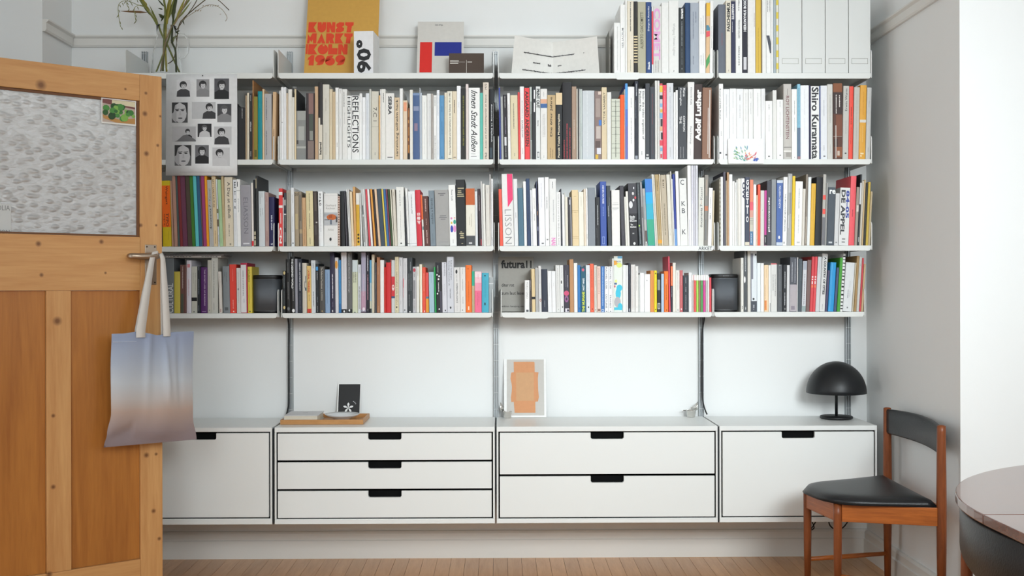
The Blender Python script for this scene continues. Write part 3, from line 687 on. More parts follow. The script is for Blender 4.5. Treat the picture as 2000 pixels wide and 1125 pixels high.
(2, 2, 1170, 320, 6.43, 20, '''
100 222 #3a56a5 -8 | T;HENRI MATISSE;d;270;500;#e6eaf4;.28 | L;540;660;#7d94cc;.25 | B;915;1010;#8ea4d6;.28;.66 | B;922;1003;#3a56a5;.34;.6
165 275 #3a4148 -22 | L;420;530;#7a828a;.2;.7 | L;530;665;#d0d4d8;.28;.4
270 330 #eceae6 -9 | B;490;493;#999;.2;.8 | B;512;516;#777;.1;.85 | B;550;553;#999;.1;.85 | B;562;565;#999;.1;.85 | B;575;578;#999;.2;.7
335 275 #403e46 -24 | L;400;900;#5d5b64;.2
358 415 #e8e6de -20 | L;520;900;#c4c2b8;.2
388 345 #eceae2 -22
495 245 #1f1f25 -26 | B;245;625;#3f3e45 | O;290;320;#d8d8dc;.6;.75 | O;355;395;#dcd8d8;.45;.7 | O;410;445;#d0444c;.74;.95 | O;440;475;#e6e4e4;.5;.72 | O;470;560;#dedee0;.05;.5 | T!;Studio;h;652;680;#f0f0f0;.62;.42;.02 | T;Olafur;h;682;703;#f0f0f0;.55;.4;.02 | T;Eliasson;h;706;728;#f0f0f0;.8;.5;.02 | T;The;h;755;775;#f0f0f0;.3;.3;.02 | T;Kitchen;h;782;804;#f0f0f0;.7;.48;.02 | L;868;890;#999;.5 | O;985;1020;#dcdcdc;.4;.68
545 235 #31373c -30 | L;260;700;#8a9498;.3 | O;765;790;#a8d84a;.2;.6 | L;800;1010;#9aa4a8;.35
575 230 #9d9da0 -34 | B;540;680;#6d6c6e;.2;.8
615 310 #b5b2b0 -34 | B;400;700;#98a0a4;.1;.7 | B;840;1000;#5d4c48;.2;.9 | O;975;1000;#eee;.3;.7
705 190 #2f9fd0 -40 | B;190;360;#3b7fd0 | B;360;500;#25aef0 | B;500;700;#2fb0cc | B;700;1025;#35a888
722 130 #e2e0da -44
745 135 #d8d4c8 -45
795 135 #b59d70 -42 | L;200;340;#6d5830;.4 | L;380;900;#8d7648;.25 | B;955;1000;#f0a428
808 128 #eadfc8 -40
878 140 #bdb09a -36 | L;200;300;#6a5d48;.5 | L;500;900;#857a64;.3
925 135 #e1ddd2 -32 | L;760;900;#b0aa9c;.2
940 95 #d8d5ca -30
955 190 w -30
985 130 #2c3f95 -32 | B;820;1025;#6a9ad5
1025 95 w -26
1120 182 #e6e6e3 -18 | T;C;h;200;265;#5d5f62;.5;.4 | T;K;h;470;530;#5d5f62;.5;.5 | T;B;h;560;620;#5d5f62;.45;.5 | T;K ;h;825;885;#5d5f62;.5;.5
1165 20 #f0f0ee -8 | B;700;1025;#d5d3da;.3;.6
1190 18 #e8e6ee -4 | L;80;500;#b8b0c4;.3
1215 18 #c9c8d0 -2
1245 20 #dcdce4 | L;60;200;#aaa;.3
1318 172 #dcdcd4 8 | T;documenta 7;u;510;800;#44464a;.38 | T!;Kassel;u;295;450;#8a8a8a;.38 | L;455;505;#c08a70;.2
1365 140 #8a8680 14 | B;200;400;#a8988a;.3;.7 | B;530;590;#c07a5a | B;700;960;#77797a;.2;.6
1415 303 w 18 | L;420;560;#aaa;.3 | L;620;700;#999;.5
1438 335 #d2c5aa 18
'''),
(2, 3, 1390, 335, 7.259, 112, '''
130 110 #b8b3a4 | B;120;150;#8d8878 | B;180;210;#8d8878 | B;240;270;#8d8878 | B;300;330;#8d8878 | B;360;390;#8d8878 | B;420;450;#8d8878 | B;480;510;#8d8878 | B;540;570;#8d8878 | B;600;630;#8d8878 | B;660;690;#8d8878 | B;720;750;#8d8878 | B;780;810;#8d8878 | B;840;870;#8d8878 | B;900;930;#8d8878 | B;960;990;#8d8878
168 75 #f2f2f0
203 5 #54525f
222 130 #dccdb5
248 10 #c9a27c | L;60;140;#9a7448;.3
298 40 w
330 135 #f0f0ee
355 155 #eeeeec | L;200;300;#999;.3
375 115 w
420 100 #e6e3dc
472 97 w | T!;OW;d;150;395;#41445a;.85;.75;.03
537 78 #41475a 6 | T!;G;h;118;190;#e8e8ea;.6;.5;.03 | T;H;h;200;270;#e8e8ea;.6;.5;.03 | T;E;h;285;365;#e8e8ea;.6;.5;.03 | T;T;h;380;460;#e8e8ea;.6;.5;.03 | T;T ;h;480;600;#e8e8ea;.6;.5;.03 | T;O;h;635;720;#e8e8ea;.6;.5;.03 | B;1000;1045;#dcd3bf
588 115 #e88a6e 8 | B;430;550;#e56070 | B;550;650;#d9a090 | B;650;850;#c9c4b4 | B;665;670;#888 | B;690;695;#888 | B;715;720;#888 | B;740;745;#888 | B;850;1045;#4d7aa0 | L;880;1020;#d5dfe6;.4
632 185 w 6
652 335 #e0c8ae 5
690 185 #f06045 6
745 268 #d8d5d0 6 | L;540;560;#aaa;.3
780 268 #c9479a 6 | B;900;1045;#2a2c33 | L;930;1010;#ddd;.4
845 130 #44454e 6 | T!;piccawawelu;u;370;855;#f0f0f0;.5;.5;.02
915 112 #8f9396 6 | L;250;560;#75797c;.12
1005 125 #4a68a8 12 | B;125;162;#c9d3e0 | T;AGNES MARTIN;u;205;525;#e8ecf4;.3 | B;1005;1045;#c9d3e0 | O;910;958;#e8ecf4;.3;.6
1065 78 w 18 | L;120;250;#aaa;.15 | T!;THE MECHANISM OF MEANING;d;315;850;#7d7f82;.3 | B;995;1025;#aaa;.2;.5
1130 30 #a9a9a8 20 | B;60;300;#c4c4c4;.2;.5 | B;300;600;#8d8d8e;.5;.8 | B;620;800;#c8c8c8;.2;.4
1172 65 #edc92b 20
'''),
(2, 3, 1550, 335, 7.26, 11, '''
118 140 w 22 | L;240;530;#b5b7ba;.25 | L;615;880;#c0c2c4;.2 | B;995;1015;#bbb;.3;.7
155 245 #dcd6cc 22
188 40 #8f857a 24 | B;640;1020;#b5a89a;.2;.7
232 80 #e8ecec 26
298 170 #e2b23c 28 | L;230;600;#a87c1c;.1
395 80 #14151c 30
440 40 #b9b6b0 30 | B;335;400;#ee5a50 | B;530;605;#ee5a50 | B;650;1040;#75757a
470 165 #9a9a98 28
572 225 #49525c 28 | T!;re;h;260;320;#f2f4f4;.85;.6;.02 | B;995;1018;#c4c8cc;.25;.75
637 310 #d5d5d5 28 | L;340;600;#bbb;.12 | B;998;1014;#888;.3;.7
780 232 #dfdfde 30 | T!;DE APPEL;d;265;900;#3c3e42;.42;.32;.03 | T;84-05;d;270;665;#33479e;.34;.76;.03 | L;950;975;#888;.6 | L;995;1010;#777;.7
862 65 #ec5d66 38 | L;540;645;#7a2a30;.2
905 220 #a09488 38 | B;480;570;#d8d0c6;.2;.9
930 40 #2c3036 48 | B;160;465;#d3d4d6 | B;930;1000;#9a9c9e;.3;.8
962 130 #c9c2b4 45
985 120 #c8ad80 44
1022 165 #2d2f2c 42 | L;300;900;#6a6648;.2
1058 150 #c9ad4a 42
1086 285 #bfae8c 40
'''),
(3, 0, 315, 485, 8.336, 5, '''
70 165 #55575a | L;230;520;#b9bbbc;.45;.6
205 160 #6d7276 | T!;CULTURAL;u;570;1050;#c9cbcc;.68;.6;.01 | B;160;1055;#858a8d;.92;1
305 378 #c6b64e
385 270 #6b4a45 | L;300;655;#cfc4c0;.25;.55 | B;740;1050;#4c5246;.2;.7
408 270 #7a5450
490 195 #d9d5de | B;255;312;#d58a92;.2;.75 | L;500;780;#b5505c;.15 | L;1030;1045;#999;.15
585 295 #c0bfb5 | L;400;700;#77766c;.14;.7 | L;400;570;#8a897e;.12;.35 | B;800;860;#0f1012 | B;1025;1042;#333;.35;.55
640 295 #22262d | L;300;360;#aab;.25 | L;500;750;#7d8590;.4 | L;930;1020;#99a;.25
752 308 #4f2160 | T!;THE SECRET LIVES OF BUILDINGS;d;345;935;#c9b4cf;.2;.6 | B;1025;1036;#a58ab0;.2;.8
815 190 #b9b6ab | L;450;840;#98958a;.2 | B;1000;1018;#777;.4;.6
922 155 #c3c2ba | L;210;810;#74736c;.22;.4 | L;885;1010;#333;.12;.4
995 378 #d6d0c8 -20 | L;420;680;#6a645c;.2;.4 | B;985;1040;#b59a94;.3;.7
'''),
(3, 0, 430, 485, 8.33, 48, '''
160 292 #7e8488 -14 | L;385;460;#55595c;.14;.35 | L;385;550;#55595c;.14;.6 | B;960;1012;#55595c;.25;.75
270 262 #df4133 -12 | L;340;540;#f09a8e;.12 | L;840;980;#f4b8ae;.2 | O;1015;1042;#f6d4cc;.45;.65
335 318 #d2d0ce -9 | L;380;900;#aaa8a6;.25 | B;650;680;#777;.3;.6
448 240 #b02846 -8 | B;270;1045;#dcdbdc;.06;.84 | L;355;770;#8d8e92;.28;.4 | L;820;890;#99a;.2;.5
522 300 #d9c347 -6 | T!;STUDIO;d;345;550;#3d3818;.3;.35 | L;590;900;#a8932a;.2;.4 | O;1015;1042;#3d3818;.35;.65
'''),
(3, 1, 545, 485, 8.335, 58, '''
108 365 #1a1e20 | O;372;430;#d8c48a;.2;.9 | L;450;650;#99a2a4;.3 | L;700;920;#7a8486;.2 | O;938;992;#d8c48a;.2;.9
190 175 #151515 -10 | L;230;400;#aaa;.14 | L;550;830;#aaa;.14 | O;955;1015;#6d6f72;.25;.8
262 135 #131314 -8 | T!;THE DESIGNED WORLD;d;170;655;#f0f0f0;.42;.45;.02 | L;660;860;#ccc;.2;.6 | O;985;1045;#eeeeee;.3;.95
310 170 #9b9ba5 -6
378 170 #1c2230 -6 | T!;DESIGN ANTHROPOLOGY;d;235;695;#dfe2e8;.28;.5;.02 | L;730;1010;#8d95a5;.18
455 240 #d5cebf -5 | B;450;560;#4a5560;.72;.85 | B;540;650;#4a5560;.52;.62 | B;640;690;#4a5560;.62;.9 | L;700;980;#c4a89a;.1
527 285 #e2c077 -10 | T!;LATERAL THINKING;d;350;715;#c4442a;.48;.45;.03 | L;755;860;#4a3820;.2 | B;985;1060;#d2402f | O;1030;1050;#5d1c14;.4;.6
600 195 #d5dadd -8 | L;240;330;#777d82;.3 | L;350;680;#b9bec2;.2 | L;705;945;#667078;.4
655 250 #23282b -8 | B;300;362;#4a9ad8;.1;.8 | L;385;520;#dde0e2;.3 | L;790;880;#7d8488;.4 | L;940;1040;#ccc;.2
748 295 #4c4a47 -6 | T!;The Reflective Practitioner;d;310;665;#c8c4b8;.28 | L;680;855;#a8a498;.28 | O;1010;1040;#b09868;.4;.6
835 345 #8aa5c5 -6 | L;400;900;#6d88aa;.2
915 65 #2a2540 -12 | L;420;815;#f0eef4;.3 | L;870;960;#8d88a0;.2 | B;1005;1040;#ccc;.3;.55
972 150 #d9d7da -8 | O;200;335;#e09a3c;.05;.85
1015 190 #3d86bd -5 | B;900;1058;#2a6ca5
1105 65 #d5d3d6 -4 | L;140;680;#b5b2b8;.25 | B;990;1058;#16181b | O;1010;1045;#eee;.35;.65
1192 65 #626262 -3 | T!;Universal Methods of Design;d;90;720;#c9c9c9;.26;.4 | B;990;1058;#16181b | O;990;1030;#eee;.3;.6
1282 190 #d0d4b8 | B;190;385;#cdd8d8 | L;385;560;#3c4038;.22;.3 | L;385;560;#3c4038;.22;.65 | B;1035;1055;#777;.3;.6
1335 265 #d5d8dc | L;310;400;#8d9094;.25 | T!;LIFE BETWEEN BUILDINGS;d;620;985;#5d6064;.35
1415 65 #a9a4b8 | B;700;1000;#b894a8 | L;420;770;#c8b4c4;.3 | O;960;1020;#e6dce4;.3;.8 | B;1030;1058;#5d4c58
1475 65 #231f2b | L;115;370;#e0dce4;.4 | L;430;840;#c08a98;.4 | L;990;1020;#aaa;.3
1507 190 #a8c4d0 | B;190;560;#5aa0c8 | B;860;980;#c4c8b4 | B;980;1058;#1c1e22
1555 100 #d9ccb5
1590 230 #4d4c50 | L;400;660;#8a898c;.3
1645 145 #a8714d | L;300;430;#c49a7c;.3 | L;940;1040;#c49a7c;.3
1710 190 #eeeeec
1740 305 #d63a33
'''),
(3, 1, 750, 485, 8.332, 31, '''
107 230 #cf2428
120 185 #e04a44
178 190 #cfd0ce | B;460;780;#d03038 | O;590;690;#e8d4d0;.15;.85 | B;620;640;#d03038;.3;.7 | B;780;812;#345078
240 138 #e1d5b3 | L;170;360;#a89a70;.3 | T!;DESIGNING FOR PEOPLE;d;380;920;#4a4434;.28 | B;945;975;#33302a;.3;.6 | L;1010;1050;#554;.3
308 148 #d4d4d6 | L;190;290;#999;.25 | L;380;780;#c4c4c8;.2 | L;850;920;#aaa;.2
380 160 #d6d6d8 | B;490;640;#e0808a;0;.18 | B;640;800;#e0a0a6;0;.1 | L;230;520;#9a9a9e;.2 | O;990;1020;#77787c;.25;.55
465 150 #33383c | L;220;360;#9aa0a2;.2;.6 | L;410;690;#8a9092;.2;.3 | L;410;690;#8a9092;.2;.7 | L;750;950;#8a9092;.2;.35 | O;1022;1054;#f0f0f0;.35;.65
525 300 #c5c3c6 | O;325;385;#c04050;.1;.85 | L;410;470;#777;.3 | B;520;820;#8e8c90;.2;.7 | L;850;1000;#a5a3a6;.4
575 298 #e6e4de | L;330;450;#888;.2
625 258 #e6d9b8 -4 | B;260;1055;#f6f3ea;.45;.8
682 308 #e5533d -4 | L;410;700;#f0a090;.3 | O;1010;1040;#f8dcd4;.45;.75
730 395 #e2524f -4 | B;785;820;#5a7a90 | B;820;1055;#e8a035
820 385 #a5c3cf -10 | L;430;560;#88a8b8;.15 | L;960;1030;#88a8b8;.15
855 305 #2ea356 -18
950 228 #1d1d22 -16 | L;280;395;#eee;.14;.4 | L;555;710;#eee;.2;.45 | O;418;446;#f4f4f4;.1;.32 | O;440;470;#f4f4f4;.42;.7 | O;488;520;#f4f4f4;.3;.6 | O;726;752;#f4f4f4;.1;.35 | O;978;1002;#f0f0f0;.35;.6 | B;700;1050;#4c4a58;.65;.95
1028 225 #d9d9e0 -12 | T!;Futurability;d;240;450;#7a7c84;.34;.6 | L;580;770;#c4c4cc;.3 | O;998;1026;#33353a;.5;.75
1140 138 #d3d5dc -6 | T!;Radical Technologies:;d;195;520;#44464c;.2;.62 | T;The Design of Everyday Life;d;200;610;#44464c;.2;.3 | T;Adam Greenfield;d;655;815;#66686e;.2;.5 | O;948;985;#33353a;.38;.62
1240 310 #dedcda -7 | O;345;415;#26282b;.28;.62 | L;430;545;#999;.2 | T!;SUPERINTELLIGENCE;d;570;890;#5d5e60;.26 | L;930;1020;#bbb;.14
1330 308 #e3e2df -5 | L;330;420;#aaa;.14 | L;500;690;#77787a;.14 | L;790;900;#77787a;.14 | O;995;1015;#888;.3;.5
1430 275 #f2782a -4 | O;320;345;#b04a10;.35;.5 | L;540;870;#c0561a;.14 | B;945;1005;#ffe0c4;.38;.58
1475 370 #bfb28e | B;370;610;#2faa8a | L;660;1030;#a09370;.2
1590 378 #f06f92 | B;378;470;#f5dadf | B;470;560;#f3c0cb | B;560;690;#f09bb0 | L;420;500;#c08a98;.12 | L;720;930;#b84a6a;.1;.4 | L;720;880;#b84a6a;.1;.6
1705 400 #45acc5 | O;430;460;#20303a;.38;.56 | O;880;930;#20303a;.36;.56 | L;520;800;#2f8ca6;.12 | B;400;1050;#7cc8da;.92;.98
1782 470 #aab0b3 | B;565;582;#d5d8da | L;620;900;#989ea2;.15 | L;980;1040;#6d7276;.2
'''),
(3, 2, 960, 485, 8.332, 540, '''
620 520 w | T;YOKO ONO;d;545;820;#b5b3b0;.42 | B;1000;1035;#55565a;.3;.8
658 500 #4d4745 -8 | L;520;690;#c4bcb8;.3 | L;850;1020;#aaa29e;.3
718 335 #e3cb9c -12 | B;790;830;#131313 | L;450;740;#c4a86c;.1
770 315 #b5b4b2 -10 | L;360;1000;#9d9c9a;.2
820 285 #e6e4e2 -12 | L;320;580;#99979a;.2 | O;822;866;#b5604a;.3;.85 | O;832;856;#e6e4e2;.42;.72
918 340 #2c3344 -10 | L;850;955;#d0d4dc;.1
985 368 #ececed -10 | L;560;780;#d0d0d2;.15
1050 370 #eeeff0 -10 | L;560;620;#c0c0c4;.15
1120 275 #e0e0dd -12 | L;320;960;#a8a8a6;.16 | O;985;1005;#888;.5;.65
1180 275 #e6e7e6 -12 | L;300;500;#77787a;.22;.6 | B;525;575;#1d1e20;.3;.55 | L;600;830;#8d8e90;.2 | O;942;970;#222;.5;.75
1275 270 #3b3945 -10 | L;360;630;#7d7a8a;.15;.4 | L;440;640;#bdb8c8;.2;.7 | O;690;775;#d0507a;.02;.9 | O;770;880;#9a5a90;.1;.8 | O;800;850;#3b3945;.3;.6 | B;980;1045;#d9d4dc;.2;.9 | O;990;1030;#3b3945;.5;.85
1342 180 #be8d60 -8
1402 240 #f0f0ec -6
1455 275 #2c79bd -8 | O;960;1000;#1d4a80;.35;.6
1540 300 #1f5a70 -8 | O;328;376;#d8607a;.25;.75 | T;MATT HAIG;u;490;685;#f0f4f4;.38;.55;.02 | T!;THE HUMANS;u;705;1035;#d6e23c;.5;.5;.03 | B;310;325;#30404c
1608 275 #dde3e8 -7 | L;420;540;#a5adb8;.2 | L;640;880;#b0b8c2;.2 | O;944;974;#24282c;.4;.72
1670 250 #f26848 -7 | L;340;640;#a8402c;.28 | L;680;890;#a8402c;.22 | O;975;1005;#8d3424;.4;.65
1720 275 #dad8cf -5 | L;290;620;#a4a296;.3 | L;690;960;#a4a296;.2 | O;990;1012;#777;.35;.6
1780 292 #e9cfc2 -4 | T;JOAN DIDION;d;320;740;#c09484;.42;.45 | B;985;1022;#8d6a60;.15;.85
'''),
(3, 2, 1170, 485, 8.335, 30, '''
90 292 #3a76be | L;310;940;#a9c8ea;.4 | B;990;1035;#b8cfe8;.15;.85 | B;1005;1020;#3a76be;.3;.7
155 295 #eff0f2 | T;RACHEL CUSK;d;310;670;#66696e;.38;.45 | T!;OUTLINE;d;745;975;#66696e;.38;.45 | O;1015;1035;#333;.4;.65
215 295 #f1f2f4 | T;RACHEL CUSK;d;310;670;#66696e;.4;.5 | T!;TRANSIT;d;755;975;#66696e;.4;.5 | O;1015;1035;#333;.4;.65
240 165 #f4f4f2
383 125 #e6ede4 | B;128;165;#6ab0d8;.45;.95 | B;200;272;#eea93c;0;.35 | B;235;272;#eea93c;.35;.55 | T!;TATE;h;205;226;#26282c;.6;.5 | O;235;315;#dfe880;.3;.95 | O;510;560;#e4ea90;.1;.4 | O;590;700;#3fc4e0;.3;1.0 | O;640;830;#3fc4e0;.2;.8 | O;600;640;#d8607a;0;.2 | O;790;960;#b5b5bb;.05;.8 | O;890;1010;#3fc4e0;.45;1.0 | B;960;1005;#3fc4e0;.05;.95 | B;560;590;#4a6a9a;.05;.35
440 272 #eceded | B;280;1040;#dfe4e0;.2;.4
475 275 #e8e9ea
515 240 #2b2f3c | B;300;420;#454a58;.3;.7 | B;980;1030;#8d92a0;.2;.8
592 265 #e5e2de | L;300;1000;#c09a94;.12;.3 | L;300;1010;#99979a;.12;.75
640 290 #ebe9e5 | L;370;690;#85837e;.2;.35 | L;950;970;#999;.2
665 430 #d8dcda
738 400 #f2f3f4
835 420 w | O;514;532;#3a3c40;.4;.5
897 362 #e09448 | L;450;900;#c07a30;.12
943 362 #eedc1f | L;450;900;#b0a010;.15 | O;395;425;#4a4410;.35;.75 | O;985;1010;#4a4410;.35;.75
1012 405 #202428 | B;510;680;#8e958e;.1;.75 | B;890;990;#b5b7b2;.1;.75 | B;905;975;#202428;.35;.55
1058 415 #b3cce6
1130 372 #f57b22 | L;500;580;#ffc890;.2 | L;600;840;#8d3c0c;.25 | O;995;1015;#8d3c0c;.45;.7
1165 130 #e4556a -20
1200 290 #2e2c3c | B;290;610;#ee6a2a | L;310;600;#fbd0b8;.3 | L;620;800;#c8c4d0;.3
1250 235 #e8e5da
1315 358 #e9e6e0 | L;390;680;#9a968c;.15 | O;985;1020;#9a9a98;.35;.7 | O;993;1012;#e9e6e0;.43;.62
1365 358 #c9666a | L;450;600;#e6aaac;.2 | O;975;1008;#f4e0e0;.3;.65
1460 440 #333840 | L;475;570;#c4c8ce;.15 | L;630;710;#c4c8ce;.15 | L;760;1000;#c4c8ce;.12
1512 395 #e9ebec | L;550;800;#999da2;.12
1548 432 #c9c8c4 | B;432;522;#f2f2f0
1582 432 #f0625e | B;432;522;#f2f2f0 | L;540;600;#f8b0ac;.2
1620 432 #a5e05c | B;432;522;#f2f2f0
1655 432 #a57a62 | B;432;522;#f2f2f0
1695 432 #55a05a | B;432;522;#f2f2f0 | L;540;600;#b0d8b0;.2
1735 432 #d8449a | B;432;522;#f2f2f0 | L;540;600;#f0b0d8;.2
1772 432 #c0c4be | B;432;522;#f2f2f0
1795 455 #f0f0ee
1830 475 #e0505a
'''),
(3, 3, 1380, 485, 8.335, 560, '''
605 155 #e8e6de | L;250;360;#c0bcb0;.4 | L;940;988;#33353a;.5
667 40 #4d5155 | L;50;380;#d4d8da;.3;.45 | O;455;565;#f2f2f2;-.05;.5 | L;955;1005;#e8e8e8;.4
717 45 #dcd8d0 | L;150;400;#b8b4aa;.15
820 45 #dfe6ea | B;85;860;#7b7d88;0;.14 | B;85;500;#7b7d88;.14;.4 | O;88;122;#26282c;.68;.96 | O;806;842;#26282c;.3;.62 | B;860;1035;#454b55 | L;920;1010;#aeb4bc;.4
882 240 #e8eef2
935 243 w
1012 272 #eed3ae | L;330;480;#d8b888;.2 | L;590;830;#d0a878;.2;.3 | B;850;1010;#ea924e;.1;.55 | L;860;990;#b85c20;.14;.35
1048 275 #eeeeec | B;890;1030;#55585c;.55;.75
1148 245 #dcdcd9 | B;245;262;#d0454f | L;425;780;#3a3c40;.14;.7 | L;425;690;#3a3c40;.14;.35
1240 265 #5a5d61 | L;340;700;#85898d;.2 | L;800;950;#85898d;.15 | O;268;285;#aaa;.4;.6
1302 270 #20242a 8 | L;380;650;#e8eaec;.25 | L;720;930;#e8eaec;.25 | O;970;1005;#888;.4;.7
1350 275 #d8d8da 8
'''),
(3, 3, 1540, 485, 8.335, 16, '''
135 145 #53565f 12 | B;590;1025;#b5adb2 | L;170;560;#c8cad0;.16;.7 | L;230;550;#c8cad0;.16;.3 | B;940;1000;#8d8490;.2;.7
147 148 w 12
212 170 #48525a 18 | L;210;530;#7a868c;.2;.7
278 210 #d3d5da 30 | B;215;350;#a9b0bc;.1;.9 | L;420;920;#8e8a90;.4 | B;940;1025;#98a8a8
345 190 #7a625f 35
392 135 #d94a52 42 | B;455;480;#f4e4e2;.2;.7 | B;495;520;#f4e4e2;.2;.7 | B;535;585;#f4e4e2;.2;.6 | B;600;640;#f08a5a;.2;.7
435 135 #e04d55 44 | B;455;480;#f4e4e2;.2;.7 | B;495;520;#f4e4e2;.2;.7 | B;535;585;#f4e4e2;.2;.6 | B;600;640;#f08a5a;.2;.7
500 138 #cfd1d4 48 | L;220;420;#b5b9bf;.3
592 90 #dcdcdb 56 | T!;A COUNTRY OF CITIES;d;145;755;#333538;.4;.55;.03 | L;145;740;#999;.06;.15 | L;910;1000;#777;.12
630 360 #4d4a68 50
735 230 #2b9ad8 50 | B;240;1020;#5cb8e8;.25;.33
780 315 #4a5578 52
835 155 #48a035 54
880 90 #e8e8e6 55 | B;125;145;k | B;180;192;k | B;235;250;k | B;290;302;k | B;340;365;k | B;400;412;k | B;445;465;k | B;500;525;k | B;565;580;k | B;612;640;k | B;680;700;k | B;740;770;k | B;815;830;k | B;865;885;k | B;925;945;k | B;975;990;k
1030 235 #dcdedf 58 | L;540;640;#c0c4c6;.12;.6 | L;680;815;#5d6064;.14;.45 | L;690;800;#aaa;.08;.65 | O;955;985;#77797c;.4;.55
1055 235 #c9bfa8 56
1105 125 #a98a5c 56
1148 140 #c9c9c4 56 | L;250;290;#444;.2 | L;400;500;#888;.2
1180 158 #cf4a52 54
1212 255 #cdb58c 52 | L;600;720;#a89068;.2
'''),
]
# ---- parse
ALLB = []
for (row, bay, sx, sy, zo, xl, txt) in BOOKS:
    for ln in txt.strip().splitlines():
        parts = [q.strip() for q in ln.split(' | ')]; h = parts[0].split()
        xr_, top, col = float(h[0]), float(h[1]), h[2]; lean = float(h[3]) if len(h) > 3 else 0
        ALLB.append(dict(row=row, bay=bay, xl=sx+xl/zo, xr=sx+xr_/zo, top=sy+top/zo, col=ABB.get(col, col), lean=lean/zo, marks=parts[1:], sy=sy, zo=zo))
        xl = xr_
strs = set()
for bk in ALLB:
    for m in bk['marks']:
        q = m.split(';')
        if q[0] in ('T', 'T!'): strs.add((q[1], float(q[8]) if len(q) > 8 and q[8] else 0))
prepare(sorted(strs))
NAMED = dict(white='f0f0ee', cream='e4dac2', beige='cdb995', grey='9a9c9e', black='1a1b1e', charcoal='474b50', brown='6e4a3a', tan='b88a5c', red='d83a3c', orange='f07028',
    coral='ea6a58', yellow='e2c23c', mustard='c9a43c', olive='8d8330', green='48a050', mint='a8cba0', teal='2a8f90', blue='3a6cb0', navy='26345e', purple='5a3070', pink='e87aa0', magenta='d0449a', maroon='742c34',
    lilac='aaa4ba', turquoise='4ab8c8')
NAMED['petrol blue'] = '1f5a70'; NAMED['light grey'] = 'cccdcc'; NAMED['dark grey'] = '62666a'; NAMED['pale blue'] = 'a4c0d2'; NAMED['slate blue'] = '5a748c'; NAMED['dark green'] = '3a5232'; NAMED['bright blue'] = '2b9ad8'; NAMED['dusty rose'] = 'b58c84'
def cname(hx):
    c = [int(hx.lstrip('#')[i:i+2], 16) for i in (0, 2, 4)]
    return min(NAMED, key=lambda n: sum((a-int(NAMED[n][i*2:i*2+2], 16))**2*w for i, (a, w) in enumerate(zip(c, (1, 1.3, .9)))))
PAPER = mat('page_edges', '#e2dac8', .8, noise=.06, nscale=400)
ORD = ['', 'first', 'second', 'third', 'fourth', 'fifth', 'sixth', 'seventh', 'eighth', 'ninth', 'tenth', 'eleventh', 'twelfth', 'thirteenth', 'fourteenth', 'fifteenth', 'sixteenth', 'seventeenth', 'eighteenth', 'nineteenth', 'twentieth']
shelf_groups = {}
for bk in ALLB: shelf_groups.setdefault((bk['row'], bk['bay']), []).append(bk)
